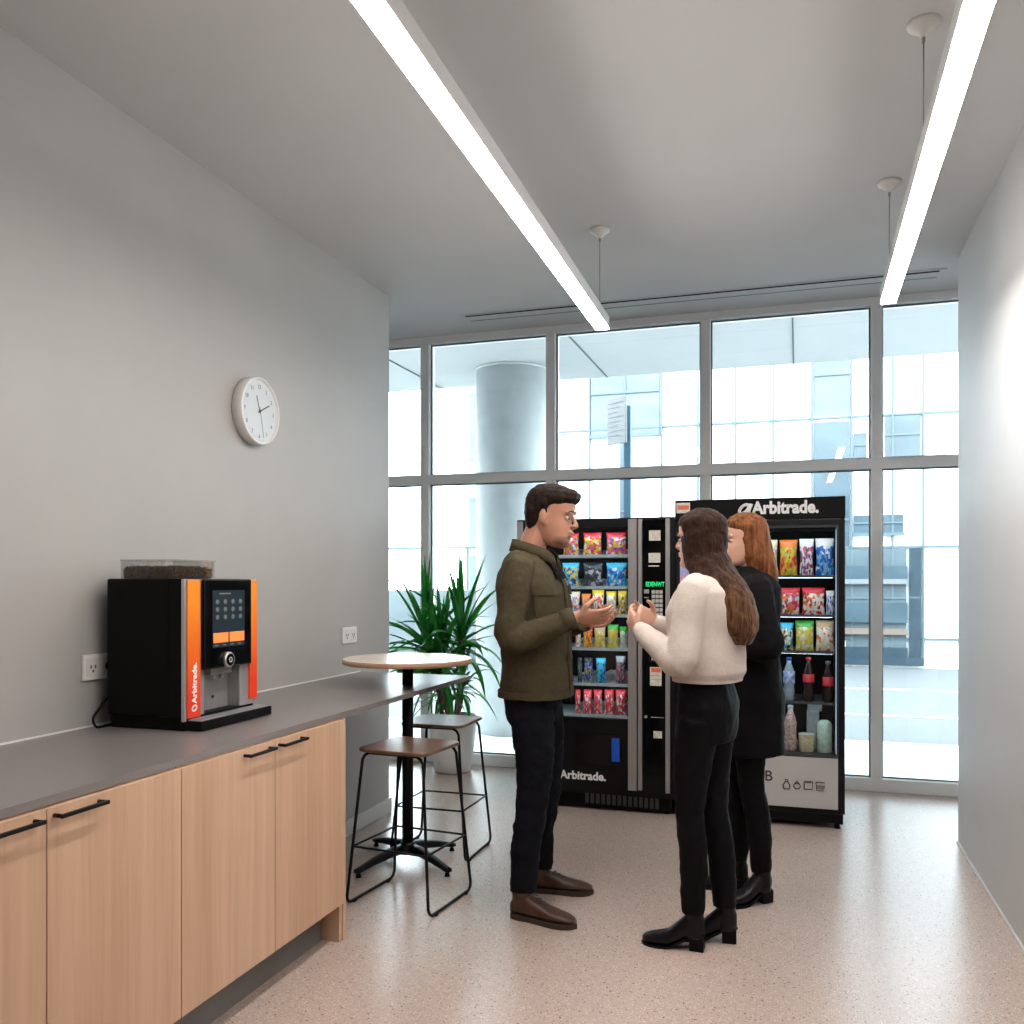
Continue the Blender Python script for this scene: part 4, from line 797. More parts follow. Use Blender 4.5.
def hand_bm(bm, w_, d, n, s, curl=0.5, k=1.0, spread=0.06, thumb=0.6):
    w_ = Vector(w_); d = Vector(d).normalized(); n = Vector(n); n = (n - d * n.dot(d)).normalized(); s = Vector(s); s = (s - d * s.dot(d) - n * s.dot(n)).normalized()
    rs = [ring(bm, w_ + d * x * k, s * hw * k, n * ht * k, 14, 2.6) for x, hw, ht in ((-.02, .023, .019), (0, .025, .018), (.02, .033, .017), (.05, .041, .016), (.08, .042, .013), (.092, .038, .010))]
    skin(bm, rs)
    for q, (o, L) in enumerate(((.031, .070), (.0105, .079), (-.0105, .073), (-.030, .058))):
        p = w_ + (d * .084 + s * o) * k; dd = (d + s * spread * (1.5 - q)).normalized(); a = curl * (0.9 + 0.12 * q); pts = [p - dd * .012 * k, p]
        for i, f in enumerate((.45, .30, .25)):
            a_ = a * (0.55 + 0.5 * i); dd = (Matrix.Rotation(a_, 3, dd.cross(n)) @ dd).normalized(); p = p + dd * L * f * k; pts.append(p.copy())
        tube(bm, pts, [.0095 * k, .0095 * k, .0088 * k, .008 * k, .0068 * k], 9, round_ends=True)
    p = w_ + (d * .022 + s * .024) * k; t1 = (d * .55 + s * .8 + n * .25).normalized(); t2 = (d * .85 + s * .35 + n * thumb).normalized()
    tube(bm, [p - t1 * .01 * k, p + t1 * .036 * k, p + t1 * .036 * k + t2 * .030 * k, p + t1 * .036 * k + t2 * .030 * k + (d + n * thumb).normalized() * .024 * k], [.014 * k, .0125 * k, .0105 * k, .0085 * k], 9, round_ends=True)
SKIN = mat('skin', (0.52, 0.26, 0.175), 0.5, noise_amt=0.12, nscale=14)
SKINF = mat('fair_skin', (0.66, 0.38, 0.28), 0.5, noise_amt=0.12, nscale=14)
def hairmat(name, c1, c2):
    return mat(name, c1, 0.6, spec=0.12, noise_amt=0.5, nscale=14, col2=c2, bump=0.6, bscale=35, stretch=(5, 5, 0.5))
def shoe(person, M4, L, kind, mats_):
    """heel at the local origin, toe towards +x"""
    k = L / .295; up = newbm(); heel = kind == 'boot'; lift = .050 if heel else .016
    def base(x): return .010 + (lift * max(0, min(1, (.165 - x) / .11)) if heel else lift * 0.6)
    for_ = ((.004, .018, .055), (.018, .031, .075), (.05, .036, .088), (.09, .038, .088), (.13, .041, .074), (.17, .046, .058), (.21, .048, .046), (.25, .043, .038), (.275, .032, .031), (.292, .014, .024))
    rs = []
    for x, hw, zt_ in for_:
        z0 = base(x) - .002; z1 = zt_ + (base(x) if heel else 0.012); w_ = hw * (0.86 if heel else 1.0)
        rs.append(ring(up, Vector((x * k, 0, (z0 + z1) / 2)), Vector((0, w_, 0)), Vector((0, 0, (z1 - z0) / 2)), 16, 2.5))
    skin(up, rs)
    top = .165 if heel else .118
    tube(up, [(.055 * k, 0, .05), (.052 * k, 0, top * 0.7), (.052 * k, 0, top)], [.037, .036, .037] if heel else [.040, .040, .043], 18)
    up.transform(M4); u = obj('boot' if heel else 'shoe', up, mats_[0], person); remesh(u, .0045, 3)
    so = newbm(); n = 40; o1 = []
    def outl(x):
        pts = ((0, 0), (.012, .026), (.05, .035), (.10, .034), (.15, .040), (.21, .049), (.25, .044), (.28, .030), (.298, 0))
        for a, c in zip(pts, pts[1:]):
            if a[0] <= x <= c[0]: return (a[1] + (c[1] - a[1]) * (x - a[0]) / (c[0] - a[0])) * (0.9 if heel else 1.06)
        return 0
    xs = [.298 * (1 - math.cos(PI * i / n)) / 2 for i in range(n + 1)]; path = [(x, outl(x)) for x in xs] + [(x, -outl(x)) for x in reversed(xs[1:-1])]
    def zb(x): return max(0.0, base(x) - .010) if heel else 0.0
    th = .009 if heel else .022
    A = [so.verts.new((x * k, y, zb(x) + 0.0005)) for x, y in path]; B = [so.verts.new((x * k, y, zb(x) + th)) for x, y in path]; m = len(path)
    for i in range(m): so.faces.new((A[i], A[(i + 1) % m], B[(i + 1) % m], B[i]))
    for T in (A, B):
        for i in range(1, n): so.faces.new((T[i], T[i + 1], T[m - i - 1 if i + 1 < n else m - i], T[m - i]) if i + 1 < n else (T[i], T[i + 1], T[m - i]))
        so.faces.new((T[0], T[1], T[m - 1]))
    if heel: box(so, (.006, -.027, 0.0005), (.060, .027, lift + .006), bev=.003)
    so.transform(M4); obj('sole', so, mats_[1], u)
    if not heel:
        for i in range(4):
            lc = newbm(); x = (.105 + .019 * i) * k; z = .104 - .011 * i; tube(lc, [(x - .006, -.022, z - .008), (x, 0, z + .003), (x + .006, .022, z - .008)], .0022, 6, spline=True); lc.transform(M4); obj('lace', lc, 'dark', u)
def face_bits(person, Mh, brow, iris=(0.05, 0.03, 0.02)):
    for s in (-1, 1):
        e = newbm(); ell(e, (.0725, s * .031, .001), (.0118, .0118, .0095)); e.transform(Mh); ey = obj('eye', e, mat('eye_white', (0.42, 0.38, 0.35), 0.3), person)
        e = newbm(); ell(e, (.0818, s * .0330, .001), (.0040, .0065, .0058)); e.transform(Mh); obj('iris', e, mat('iris_brown', iris, 0.15), ey)
        e = newbm(); tube(e, [(.0905, s * .013, .029), (.0905, s * .030, .032), (.080, s * .050, .026)], [.0032, .0036, .002], 6, spline=True); e.transform(Mh); obj('eyebrow', e, brow, person)
    e = newbm(); tube(e, [(.090, -.019, -.059), (.0985, 0, -.0585), (.090, .019, -.059)], .0018, 6, spline=True); e.transform(Mh); obj('mouth_line', e, mat('lip_shadow', (0.30, 0.10, 0.08), 0.5), person)

def Mat(loc, yaw, pitch=0, scale=1):
    return Matrix.Translation(Vector(loc)) @ Matrix.Rotation(yaw, 4, 'Z') @ Matrix.Rotation(pitch, 4, 'Y') @ Matrix.Scale(scale, 4)

# --- the man
def man():
    loc = (-1.085, 3.745, 0); MM = Mat(loc, math.radians(2))
    t = thing('person', loc, 'man in an olive jacket and brown shoes, in profile with his hands out', 'person')
    skin_ = SKIN; Mh = MM @ Mat((.070, 0, 1.680), math.radians(-4), math.radians(8), 1.07)
    sh = {1: Vector((-.03, .185, 1.465)), -1: Vector((-.03, -.185, 1.465))}; el = {1: Vector((-.02, .25, 1.17)), -1: Vector((-.035, -.245, 1.165))}
    wr = {1: Vector((.19, .13, 1.225)), -1: Vector((.205, -.165, 1.255))}
    hip = {1: Vector((0, .085, .92)), -1: Vector((0, -.085, .92))}
    inv = MM.inverted()
    ft = {-1: ((-1.150, 3.585), math.radians(-10)), 1: ((-1.175, 3.905), math.radians(8))}   # heel position and yaw of each foot
    ank = {s: inv @ Vector((ft[s][0][0] + .05 * math.cos(ft[s][1]), ft[s][0][1] + .05 * math.sin(ft[s][1]), .10)) for s in (1, -1)}
    knee = {s: (hip[s] + ank[s]) / 2 + Vector((.03, 0, 0.0)) for s in (1, -1)}
    b = newbm()
    TL = [(.88, .10, -.11, .14), (1.0, .095, -.10, .14), (1.15, .10, -.10, .145), (1.30, .10, -.11, .16), (1.42, .08, -.11, .16), (1.49, .04, -.085, .11), (1.53, .03, -.07, .06)]
    loft(b, TL, 24)
    tube(b, [(-.035, 0, 1.47), (-.018, 0, 1.55), (.012, 0, 1.63), (.02, 0, 1.66)], [.066, .059, .056, .054], 18, spline=True)
    for s in (1, -1):
        tube(b, [sh[s], el[s], wr[s]], [.045, .038, .026], 12); tube(b, [hip[s], knee[s], ank[s]], [.075, .052, .036], 12)
    b.transform(MM); head_bm(b, Mh)
    hb = newbm(); hand_bm(hb, wr[-1] + Vector((.01, 0, .002)), (1, .12, .0), (0, .75, .6), (0, -.55, .8), 0.38, 1.0, thumb=0.9); hand_bm(hb, wr[1] + Vector((.01, 0, 0)), (1, -.25, .05), (0, -.6, .8), (.2, .5, .7), 0.4, 1.0)
    hb.transform(MM); me = bpy.data.meshes.new('t'); hb.to_mesh(me); hb.free(); b.from_mesh(me)
    remesh(obj('body', b, skin_, t), .0042, 2, fac=0.4)
    face_bits(t, Mh, mat('dark_brow', (0.035, 0.022, 0.016), 0.6))
    # hair
    h = newbm()
    HL = [(-.062, -.055, -.082, .050), (-.040, -.030, -.098, .066), (-.010, -.018, -.108, .077), (.015, .004, -.113, .0805), (.040, .046, -.116, .083), (.062, .090, -.117, .0855), (.082, .106, -.113, .084), (.102, .104, -.100, .076), (.120, .078, -.078, .060), (.132, .030, -.045, .034)]
    loft(h, HL, 32, 2.3); tube(h, [(-.004, .0795, .045), (-.002, .0785, -.006)], [.010, .006], 8, round_ends=True, up=(0, 1, 0), flat=.4); tube(h, [(-.004, -.0795, .045), (-.002, -.0785, -.006)], [.010, .006], 8, round_ends=True, up=(0, 1, 0), flat=.4)
    h.transform(Mh); remesh(obj('hair', h, hairmat('dark_brown_hair', (0.022, 0.012, 0.008), (0.007, 0.004, 0.003)), t), .0045, 2, .010, .03)
    h = newbm(); B2 = [(z, f + .0012, bk, w_ + .001) for z, f, bk, w_ in HEADL]; patch(h, B2, -.110, -.072, -1.6, 1.6, 0, .0008, 8, 24, 2.25); h.transform(Mh)
    obj('beard', h, mat('stubble', (0.30, 0.155, 0.11), 0.7, noise_amt=0.45, nscale=150), t)
    sn_ = MATS['stubble'].node_tree; tg = sn_.nodes.new('ShaderNodeTexCoord'); sx = sn_.nodes.new('ShaderNodeSeparateXYZ'); sn_.links.new(tg.outputs['Generated'], sx.inputs[0])
    m1 = sn_.nodes.new('ShaderNodeMapRange'); m1.interpolation_type = 'SMOOTHSTEP'; m1.inputs[1].default_value = 1.0; m1.inputs[2].default_value = 0.25; m1.inputs[3].default_value = 0; m1.inputs[4].default_value = 0.55; sn_.links.new(sx.outputs[2], m1.inputs[0])
    m2 = sn_.nodes.new('ShaderNodeMapRange'); m2.interpolation_type = 'SMOOTHSTEP'; m2.inputs[1].default_value = 0.0; m2.inputs[2].default_value = 0.6; sn_.links.new(sx.outputs[0], m2.inputs[0])
    mm = sn_.nodes.new('ShaderNodeMath'); mm.operation = 'MULTIPLY'; sn_.links.new(m1.outputs[0], mm.inputs[0]); sn_.links.new(m2.outputs[0], mm.inputs[1]); sn_.links.new(mm.outputs[0], sn_.nodes['Principled BSDF'].inputs['Alpha'])
    # jacket
    olive = mat('olive_wool', (0.068, 0.055, 0.031), 0.85, spec=0.12, noise_amt=0.2, nscale=50, bump=0.25, bscale=220)
    JL = [(.905, .152, -.150, .190), (.95, .150, -.150, .188), (1.02, .146, -.142, .183), (1.15, .142, -.145, .188), (1.28, .140, -.158, .205), (1.38, .125, -.165, .212), (1.44, .100, -.158, .205), (1.48, .072, -.135, .175), (1.515, .052, -.105, .115), (1.54, .045, -.088, .075)]
    b = newbm(); loft(b, JL, 40)
    for s in (1, -1): tube(b, [Vector((-.03, s * .13, 1.455)), sh[s] + Vector((-.002, 0, -.012)), sh[s].lerp(el[s], .5) + Vector((-.01, s * .005, 0)), el[s] + Vector((-.012, 0, 0)), el[s].lerp(wr[s], .5) + Vector((0, 0, -.004)), wr[s] - (wr[s] - el[s]).normalized() * .005], [.068, .072, .065, .058, .052, .043], 18, spline=True)
    b.transform(MM); jk = remesh(obj('jacket', b, olive, t), .0065, 4, .016, .09)
    b = newbm(); path = [(.085, .038, 1.505), (.055, .070, 1.535), (-.01, .086, 1.56), (-.075, .062, 1.578), (-.098, 0, 1.583), (-.075, -.062, 1.578), (-.01, -.086, 1.56), (.055, -.070, 1.535), (.085, -.038, 1.505)]
    P3, _ = cr_spline(path, [1] * len(path), 5); A_ = []
    for q, p in enumerate(P3):
        o = Vector((p.x + .01, p.y, 0)).normalized(); dn = Vector((0, 0, -.048)) + o * .022
        A_.append([b.verts.new(p + v) for v in (Vector((0, 0, -.02)), Vector((0, 0, .004)) + o * .0, Vector((0, 0, .006)) + o * .006, dn, dn - o * .006)])
    for a, c in zip(A_, A_[1:]):
        for i in range(5): b.faces.new((a[i], a[(i + 1) % 5], c[(i + 1) % 5], c[i])).smooth = True
    b.faces.new(A_[0]); b.faces.new(A_[-1][::-1]); b.transform(MM); obj('collar', b, olive, jk)
    b = newbm(); patch(b, JL, .915, 1.41, -.10, .10, .001, .009, 30, 4); b.transform(MM); obj('placket', b, olive, jk)
    for s in (1, -1):
        b = newbm(); patch(b, JL, 1.345, 1.385, s * .45, s * 1.30, .008, .010, 4, 10); b.transform(MM); obj('pocket_flap', b, olive, jk)
        b = newbm(); patch(b, JL, 1.235, 1.343, s * .48, s * 1.27, .006, .007, 8, 10); b.transform(MM); obj('pocket', b, olive, jk)
    for z in (.98, 1.08, 1.18, 1.28):
        b = newbm(); p = surf(JL, z, 0, .011); cyl(b, p, p + Vector((.004, 0, 0)), .008, 12); b.transform(MM); obj('button', b, 'dark', jk)
    b = newbm(); patch(b, JL, .910, .938, -PI, PI - .001, .002, .006, 3, 60); b.transform(MM); obj('hem_band', b, olive, jk)
    for s in (1, -1):
        b = newbm(); d = (wr[s] - el[s]).normalized(); tube(b, [wr[s] - d * .058, wr[s] - d * .002], [.0475, .0445], 20); b.transform(MM); obj('cuff', b, olive, jk)
    b = newbm(); patch(b, JL, 1.415, 1.52, -.34, .34, .009, .004, 12, 10); b.transform(MM); obj('shirt', b, mat('black_shirt', (0.004, 0.004, 0.005), 0.9, spec=0.1), t)
    # trousers
    tr = mat('dark_trouser_cloth', (0.005, 0.0055, 0.009), 0.8, spec=0.12, noise_amt=0.2, nscale=40)
    b = newbm(); loft(b, [(.80, .09, -.115, .15), (.86, .105, -.125, .165), (.93, .105, -.125, .165), (1.0, .10, -.105, .15)], 30)
    for s in (1, -1):
        a = ank[s] + Vector((.008, 0, .012)); tube(b, [hip[s] + Vector((-.005, 0, -.01)), hip[s].lerp(knee[s], .5) + Vector((.006, 0, 0)), knee[s], knee[s].lerp(a, .5) + Vector((-.008, 0, 0)), a], [.100, .088, .069, .063, .056], 18, spline=True)
    b.transform(MM); remesh(obj('trousers', b, tr, t), .007, 4, .020, .06)
    lea = mat('brown_leather', (0.065, 0.027, 0.015), 0.38, noise_amt=0.35, nscale=30); sol = mat('dark_brown_sole', (0.035, 0.02, 0.014), 0.6)
    for s in (1, -1): shoe(t, Mat((ft[s][0][0], ft[s][0][1], 0), ft[s][1]), .30, 'shoe', (lea, sol))
man()

# --- the women
def woman(loc, yaw, headyaw, label, hgt, feet, haircol, hairL, topfn, hc, wr, el, headpitch=0):
    MM = Mat(loc, yaw); inv = MM.inverted(); t = thing('person', loc, label, 'person')
    k = 0.93; Mh = Mat(loc, headyaw) @ Mat(hc, 0, headpitch, k)
    sh = {1: Vector((-.015, .150, 1.365)), -1: Vector((-.015, -.150, 1.365))}
    hip = {1: Vector((0, .078, .90)), -1: Vector((0, -.078, .90))}
    ank = {s: inv @ Vector((feet[s][0][0] + .05 * math.cos(feet[s][1]), feet[s][0][1] + .05 * math.sin(feet[s][1]), .135)) for s in (1, -1)}
    knee = {s: (hip[s] + ank[s]) / 2 + Vector((.02, 0, .0)) for s in (1, -1)}
    b = newbm(); loft(b, [(.84, .06, -.08, .11), (.95, .07, -.08, .12), (1.06, .08, -.085, .115), (1.2, .09, -.09, .125), (1.32, .07, -.09, .13), (1.40, .03, -.07, .09), (1.43, .02, -.055, .05)], 24)
    hci = inv @ (Mat(loc, headyaw) @ Vector(hc))
    tube(b, [(-.03, 0, 1.38), (-.022, 0, 1.43), hci + Vector((-.03, 0, -.085)), hci + Vector((-.01, 0, -.04))], [.055, .047, .046, .045], 16, spline=True)
    for s in (1, -1): tube(b, [sh[s], el[s], wr[s]], [.036, .030, .021], 12); tube(b, [hip[s] + Vector((-.01, 0, 0)), knee[s], ank[s]], [.06, .042, .031], 12)
    for s in (1, -1):
        d = (wr[s] - el[s]).normalized(); hand_bm(b, wr[s] + d * .005, d + Vector((0, -s * .25, .10)), (0.1, -s * .8, .35), (0, s * .35, .9), 0.45, .9)
    b.transform(MM); head_bm(b, Mh); remesh(obj('body', b, SKINF, t), .004, 2, fac=.4)
    face_bits(t, Mh, haircol)
    h = newbm(); loft(h, hairL, 32, 2.2); h.transform(Mh); remesh(obj('hair', h, haircol, t), .005, 4, .014, .035)
    for s in (1, -1): pass
    topfn(t, MM, sh, el, wr)
    b = newbm(); pan = mat('black_trousers', (0.0035, 0.0038, 0.005), 0.7, spec=0.12, noise_amt=0.2, nscale=40)
    loft(b, [(.79, .08, -.105, .128), (.86, .09, -.118, .148), (.93, .092, -.118, .150), (1.02, .085, -.095, .128), (1.05, .08, -.09, .12)], 30)
    for s in (1, -1):
        a = ank[s]; tube(b, [hip[s] + Vector((-.008, 0, -.02)), hip[s].lerp(knee[s], .5) + Vector((.004, 0, 0)), knee[s], knee[s].lerp(a, .45) + Vector((-.010, 0, 0)), a], [.086, .074, .055, .055, .0445], 18, spline=True)
    b.transform(MM); remesh(obj('trousers', b, pan, t), .007, 4, .010, .05)
    bl = mat('black_boot_leather', (0.004, 0.004, 0.005), 0.3, spec=0.25, noise_amt=0.2, nscale=30)
    for s in (1, -1): shoe(t, Mat((feet[s][0][0], feet[s][0][1], 0), feet[s][1]), .245, 'boot', (bl, 'blackmatte'))
    return t
def sweater(t, MM, sh, el, wr):
    kn = mat('cream_knit', (0.60, 0.53, 0.475), 0.9, spec=0.15, noise_amt=0.07, nscale=90, bump=0.25, bscale=160)
    L = [(1.03, .112, -.132, .155), (1.055, .126, -.146, .167), (1.11, .128, -.146, .170), (1.20, .134, -.140, .172), (1.29, .140, -.138, .180), (1.36, .100, -.132, .178), (1.405, .060, -.108, .135), (1.43, .045, -.085, .085), (1.445, .035, -.072, .062)]
    b = newbm(); loft(b, L, 36)
    for s in (1, -1): tube(b, [Vector((-.015, s * .10, 1.35)), sh[s], sh[s].lerp(el[s], .5), el[s], el[s].lerp(wr[s], .5), wr[s]], [.06, .063, .058, .058, .050, .034], 16, spline=True)
    b.transform(MM); o = remesh(obj('sweater', b, kn, t), .0065, 6, .013, .10)
    b = newbm(); patch(b, L, 1.020, 1.060, -PI, PI - .001, -.006, .006, 3, 60); b.transform(MM); obj('hem_rib', b, kn, o)
    b = newbm(); n = 40; rings = []
    for i in range(n): a = 2 * PI * i / n; rings.append(Vector((-.018 + .056 * math.cos(a), .062 * math.sin(a), 1.448 - .010 * math.cos(a))))
    tube(b, rings + [rings[0]], .009, 8); b.transform(MM); obj('neck_rib', b, kn, o)
    for s in (1, -1):
        b = newbm(); d = (wr[s] - el[s]).normalized(); tube(b, [wr[s] - d * .035, wr[s] + d * .012], [.036, .030], 16); b.transform(MM); obj('cuff', b, kn, o)
def coat(t, MM, sh, el, wr):
    ck = mat('black_coat_wool', (0.0045, 0.0045, 0.0055), 0.85, spec=0.12, noise_amt=0.15, nscale=50, bump=0.2, bscale=200)
    L = [(.645, .130, -.150, .185), (.75, .130, -.150, .180), (.90, .135, -.155, .180), (1.06, .118, -.130, .155), (1.2, .128, -.132, .165), (1.29, .138, -.138, .182), (1.37, .100, -.138, .185), (1.415, .062, -.115, .145), (1.445, .048, -.092, .085), (1.47, .042, -.082, .068)]
    b = newbm(); loft(b, L, 36)
    for s in (1, -1): tube(b, [Vector((-.015, s * .10, 1.36)), sh[s], sh[s].lerp(el[s], .5), el[s], el[s].lerp(wr[s], .5), wr[s]], [.062, .066, .060, .056, .050, .040], 16, spline=True)
    b.transform(MM); o = remesh(obj('coat', b, ck, t), .007, 4, .014, .08)
    b = newbm(); patch(b, L, .65, 1.43, -.08, .08, .001, .007, 30, 4); b.transform(MM); obj('placket', b, ck, o)
    for s in (1, -1):
        b = newbm(); d = (wr[s] - el[s]).normalized(); tube(b, [wr[s] - d * .045, wr[s] + d * .002], [.045, .0415], 16); b.transform(MM); obj('cuff', b, ck, o)
HB = hairmat('long_brown_hair', (0.115, 0.052, 0.028), (0.022, 0.010, 0.007))
hm = HB.node_tree   # the lengths are lighter than the crown
HLong = [(-.43, -.160, -.215, .045), (-.38, -.125, -.238, .088), (-.32, -.085, -.242, .104), (-.24, -.030, -.224, .110), (-.17, .015, -.182, .108), (-.11, .055, -.135, .101), (-.05, .070, -.108, .092), (0, .074, -.113, .090), (.04, .078, -.115, .089), (.07, .090, -.114, .087), (.095, .084, -.103, .078), (.118, .055, -.074, .058), (.132, .015, -.040, .028)]
gr = HB.node_tree; mx_ = gr.nodes['Mix']; tg_ = gr.nodes.new('ShaderNodeTexCoord'); sg_ = gr.nodes.new('ShaderNodeSeparateXYZ'); gr.links.new(tg_.outputs['Generated'], sg_.inputs[0])
rg_ = gr.nodes.new('ShaderNodeValToRGB'); rg_.color_ramp.elements[0].position = 0.15; rg_.color_ramp.elements[0].color = (0.20, 0.095, 0.045, 1); rg_.color_ramp.elements[1].position = 0.65; rg_.color_ramp.elements[1].color = (0.035, 0.016, 0.010, 1)
gr.links.new(sg_.outputs[2], rg_.inputs[0]); gr.links.new(rg_.outputs[0], mx_.inputs[6])
HShort = [(-.235, -.050, -.120, .070), (-.20, -.030, -.150, .104), (-.14, .000, -.148, .108), (-.09, .022, -.138, .104), (-.04, .036, -.130, .099), (.0, .046, -.125, .096), (.04, .060, -.122, .092), (.07, .088, -.118, .089), (.095, .083, -.105, .080), (.118, .055, -.078, .060), (.134, .015, -.040, .028)]
woman((-.345, 3.545, 0), math.radians(163), math.radians(160), 'woman in a cream sweater and black trousers with long straight brown hair, seen from behind', 1.68,
      {1: ((-.335, 3.470), math.radians(178)), -1: ((-.225, 3.590), math.radians(186))}, HB, HLong, sweater, (.020, 0, 1.562),
      {1: Vector((.205, .150, 1.215)), -1: Vector((.235, -.06, 1.235))}, {1: Vector((.01, .215, 1.10)), -1: Vector((.02, -.205, 1.11))})
woman((-.215, 4.14, 0), math.radians(192), math.radians(202), 'woman in a long black coat and black boots with shoulder-length auburn hair', 1.70,
      {1: ((-.115, 4.105), math.radians(218)), -1: ((-.215, 4.215), math.radians(184))}, hairmat('auburn_hair', (0.24, 0.090, 0.032), (0.085, 0.030, 0.013)), HShort, coat, (.020, 0, 1.585),
      {1: Vector((.19, .10, 1.16)), -1: Vector((.20, -.10, 1.12))}, {1: Vector((-.05, .235, 1.12)), -1: Vector((.0, -.22, 1.12))}, math.radians(3))

# ------------------------------------------------------------------ outside
YB = 16.7
pave = mat('pale_paving', (0.84, 0.85, 0.85), 0.8, noise_amt=0.06, nscale=3)
roadm = mat('road_asphalt', (0.072, 0.078, 0.080), 0.7, noise_amt=0.08, nscale=2)
b = newbm(); box(b, (-30, YW + 0.12, -0.14), (20, 8.6, -0.02)); struct('pavement', b, pave)
b = newbm(); box(b, (-30, 8.6, -0.20), (20, 16.6, -0.06)); struct('road', b, roadm)
b = newbm(); box(b, (-30, 16.6, -0.16), (20, 70, -0.02)); struct('pavement_far', b, pave)
linem = mat('road_paint', (0.40, 0.41, 0.42), 0.7, noise_amt=0.05)
for y in (10.5, 13.1):
    b = newbm(); box(b, (-12, y, -0.06), (12, y + 0.13, -0.054)); struct('road_line', b, linem)
# canopy above the pavement
b = newbm(); box(b, (-14, YW + 0.13, 3.42), (8, 8.72, 4.0)); struct('canopy_soffit', b, mat('soffit_panel', (0.42, 0.425, 0.42), 0.7, noise_amt=0.04, nscale=1.5))
jm = mat('dark_joint', (0.06, 0.08, 0.09), 0.7)  # dark tone of the thin grooves between soffit panels
for x in (-5.3, -3.55, -1.8, -0.05, 1.7, 3.4):
    b = newbm(); box(b, (x, YW + 0.14, 3.412), (x + 0.012, 8.71, 3.4198)); struct('soffit_joint', b, jm)
b = newbm(); rc = 0.335; lathe(b, (-2.61, 8.15, -0.02), [(rc, 0), (rc, 3.42)], 64); lathe(b, (-2.61, 8.15, 3.40), [(rc + 0.012, 0), (rc + 0.012, 0.018)], 64)
tag(obj('column', b, mat('board_concrete', (0.47, 0.50, 0.50), 0.75, noise_amt=0.12, nscale=5, bump=0.15, bscale=60)), 'thick round concrete column outside the window behind the man', 'column')
# building across the street
tb = thing('office_building', (1.0, YB, 0), 'pale office building with a gridded facade across the street, right of the column', 'building')
wallw = mat('white_cladding', (0.80, 0.80, 0.80), 0.6, noise_amt=0.03, nscale=0.6)
mul = mat('pale_blue_joint', (0.055, 0.085, 0.098), 0.5, noise_amt=0.05)
xl, xr_ = P(556, 500, YB).x, P(1180, 500, YB).x; Z0, Z1 = 0, 12.0
b = newbm(); box(b, (xl, YB + 0.12, Z0 - 0.02), (xr_, YB + 6, Z1)); obj('wall', b, wallw, tb)
vx = [P(x, 500, YB).x for x in (588.6, 624.5, 661, 697.5, 735, 773, 812, 852)]; s_ = vx[-1] - vx[-2]
vx += [vx[-1] + s_, P(924, 500, YB).x] + [P(924, 500, YB).x + s_ * i for i in (1, 2, 3, 4)]
zl = [P(957, y, YB).z for y in (640, 546, 410.4)]; zl += [zl[2] + 2.3, zl[2] + 4.6]
for x in vx:
    b = newbm(); box(b, (x - 0.018, YB + 0.05, 0), (x + 0.018, YB + 0.1195, Z1)); obj('facade_mullion', b, mul, tb)
for z in zl:
    b = newbm(); box(b, (xl, YB + 0.06, z - 0.018), (xr_, YB + 0.1195, z + 0.018)); obj('facade_transom', b, mul, tb)
gl = lambda n, c: mat(n, c, 0.25, spec=0.5, noise_amt=0.35, nscale=1.2, stretch=(1, 1, 3), col2=tuple(min(1, v * 1.5) for v in c))
g1, g2, g3 = gl('blue_glass_pale', (0.055, 0.072, 0.082)), gl('blue_glass_mid', (0.030, 0.048, 0.060)), gl('blue_glass_deep', (0.014, 0.026, 0.036))
for i, (x0, y0, x1, y1, m, sill) in enumerate(((589, 355, 660, 436, g1, 1), (618, 405, 629, 640, g2, 0), (813, 340, 851, 415, g1, 0), (813, 420, 851, 640, g2, 0), (853, 432, 868, 460, g2, 0), (884, 414, 922, 458, g2, 0), (853, 514, 905, 533, g2, 1), (661, 300, 697, 340, g1, 0), (845, 548, 908, 658, g1, 0), (908.3, 548, 923, 658, g3, 0))):
    a = P(x0, y1, YB); c = P(x1, y0, YB); za = max(a.z, 0.05)
    b = newbm(); off = 0.003 * i; box(b, (a.x + 0.02, YB + 0.07 - off * 0.5, za), (c.x - 0.02, YB + 0.118, c.z)); wn = obj('window', b, m, tb)
    b = newbm(); zm = za + (c.z - za) * 0.55
    box(b, (a.x + 0.02, YB + 0.035, zm - 0.015), (c.x - 0.02, YB + 0.069 - off * .5, zm + 0.015))
    if sill: box(b, (a.x, YB + 0.02, za - 0.05), (c.x, YB + 0.069 - off * .5, za))
    obj('window_bar', b, mul, wn)
# street-level shop window bands
for y0, y1, m in ((566, 579, g2), (579, 584, mat('pale_band', (0.11, 0.12, 0.125), 0.6)), (603, 622, g2), (629, 634, mat('salmon_band', (0.12, 0.085, 0.07), 0.5)), (648, 657, g3)):
    a = P(845, y1, YB - 0.02); c = P(909.5, y0, YB - 0.02); b = newbm(); box(b, (a.x - 0.3, YB - 0.03, a.z), (c.x - 0.03, YB + 0.034, c.z)); obj('shop_window_band', b, m, tb)
b = newbm(); a = P(845, 667, YB - 0.2); c = P(924, 659, YB - 0.2); box(b, (a.x - 0.6, YB - 0.2, -0.02), (c.x, YB + 0.03, c.z)); obj('shop_plinth', b, g3, tb)
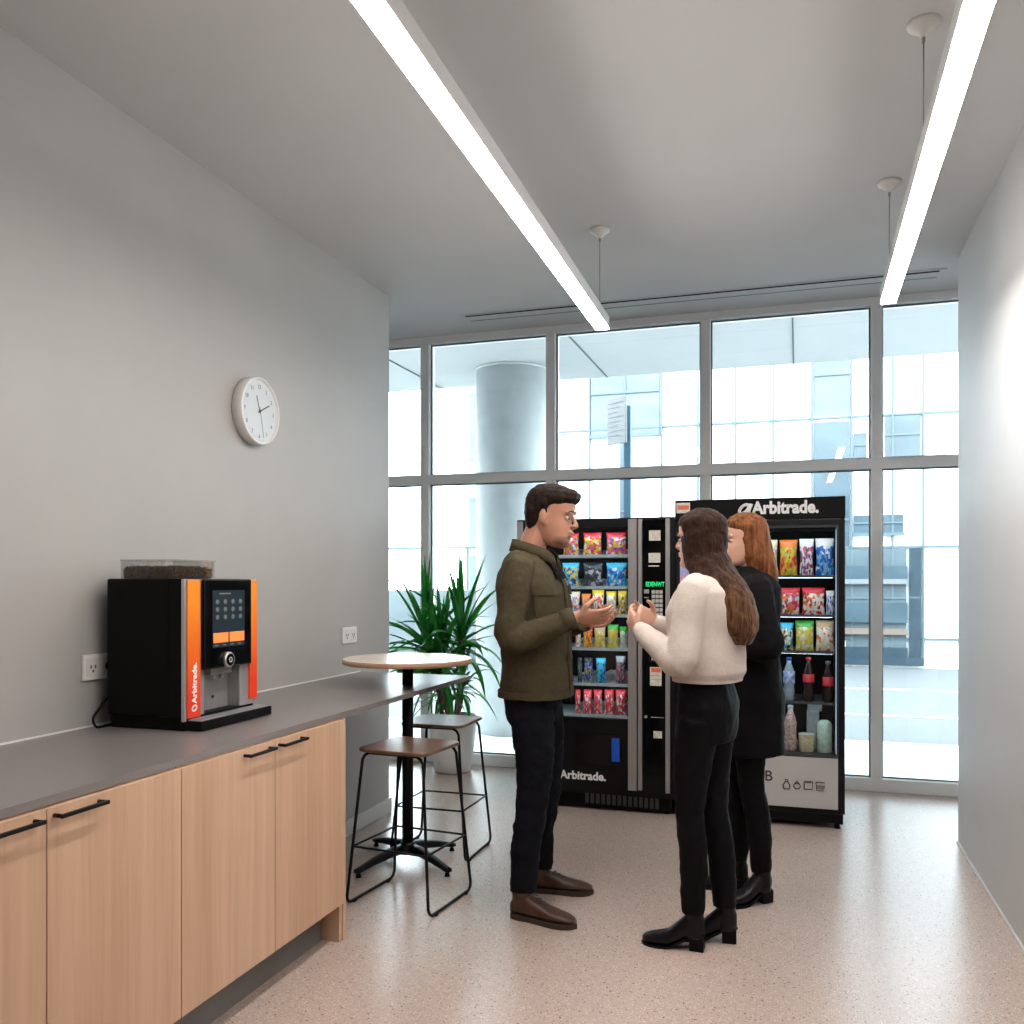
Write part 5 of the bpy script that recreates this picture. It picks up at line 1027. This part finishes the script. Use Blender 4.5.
# sign on a post at the kerb
ts = thing('street_sign', (-1.10, 9.6, -0.06), 'white information board on a blue post outside, above the shorter vending machine', 'sign')
b = newbm(); p = P(623, 500, 9.6); box(b, (p.x + 0.02, 9.55, -0.06), (p.x + 0.09, 9.62, P(620, 407, 9.6).z)); obj('post', b, mat('blue_post', (0.04, 0.09, 0.13), 0.5, noise_amt=0.1), ts)
ts.location.x = p.x + .05; W[ts.name] = Matrix.Translation(ts.location)
for o in ts.children: o.data.transform(Matrix.Translation((-1.10 - ts.location.x, 0, 0)))
b = newbm(); ce = Vector((P(616, 420, 9.45).x, 9.5, P(616, 420, 9.45).z)); Ms = Matrix.Translation(ce) @ Matrix.Rotation(math.radians(-38), 4, 'Z')
box(b, (-0.15, -0.012, -0.25), (0.15, 0.012, 0.25), bev=0.004); b.transform(Ms); sg = obj('board', b, mat('sign_white', (0.12, 0.125, 0.125), 0.6, noise_amt=0.05), ts)
for k in range(8):
    b = newbm(); z = 0.19 - k * 0.05; box(b, (-0.12, -0.0145, z - 0.003), (0.12 - 0.05 * (k % 3), -0.0125, z + 0.003)); b.transform(Ms); obj('text_line', b, mat('faint_grey', (0.04, 0.05, 0.055), 0.6), sg)
# far building and railing on the left
tf = thing('apartment_block', (-9.6, 26, 0), 'faint pale block with a balcony seen left of the concrete column', 'building')
a = P(466, 500, 26); b = newbm(); box(b, (a.x, 26, -0.02), (a.x + 5, 30, 9.6)); obj('wall', b, mat('pale_render', (0.16, 0.175, 0.18), 0.7, noise_amt=0.04), tf)
b = newbm(); c = P(456, 495, 25.2); e = P(492, 464, 25.2); box(b, (c.x, 25.0, c.z), (e.x, 25.999, e.z)); obj('balcony', b, wallw, tf)
for y0, y1 in ((392, 460), (500, 545), (555, 600)):
    b = newbm(); c = P(469, y1, 25.9); e = P(482, y0, 25.9); box(b, (c.x, 25.95, c.z), (e.x, 25.9995, e.z)); obj('window', b, g1, tf)
tl = thing('street_railing', (-8.0, 15.0, 0), 'thin pale railing on a low wall outside, behind the yucca', 'railing')
b = newbm(); box(b, (-14, 15.0, -0.06), (-3.6, 15.25, 1.25)); obj('low_wall', b, mat('bluish_wall', (0.07, 0.09, 0.10), 0.7, noise_amt=0.25, nscale=1.0, col2=(0.13, 0.145, 0.15)), tl)
b = newbm(); zt2 = P(430, 547, 15.1).z; box(b, (-14, 15.08, zt2 - 0.04), (-3.6, 15.14, zt2)); obj('handrail', b, mul, tl)
for k in range(12):
    b = newbm(); x = -13.6 + k * 0.88; box(b, (x, 15.09, 1.25), (x + 0.04, 15.13, zt2 - 0.0405)); obj('baluster', b, mul, tl)
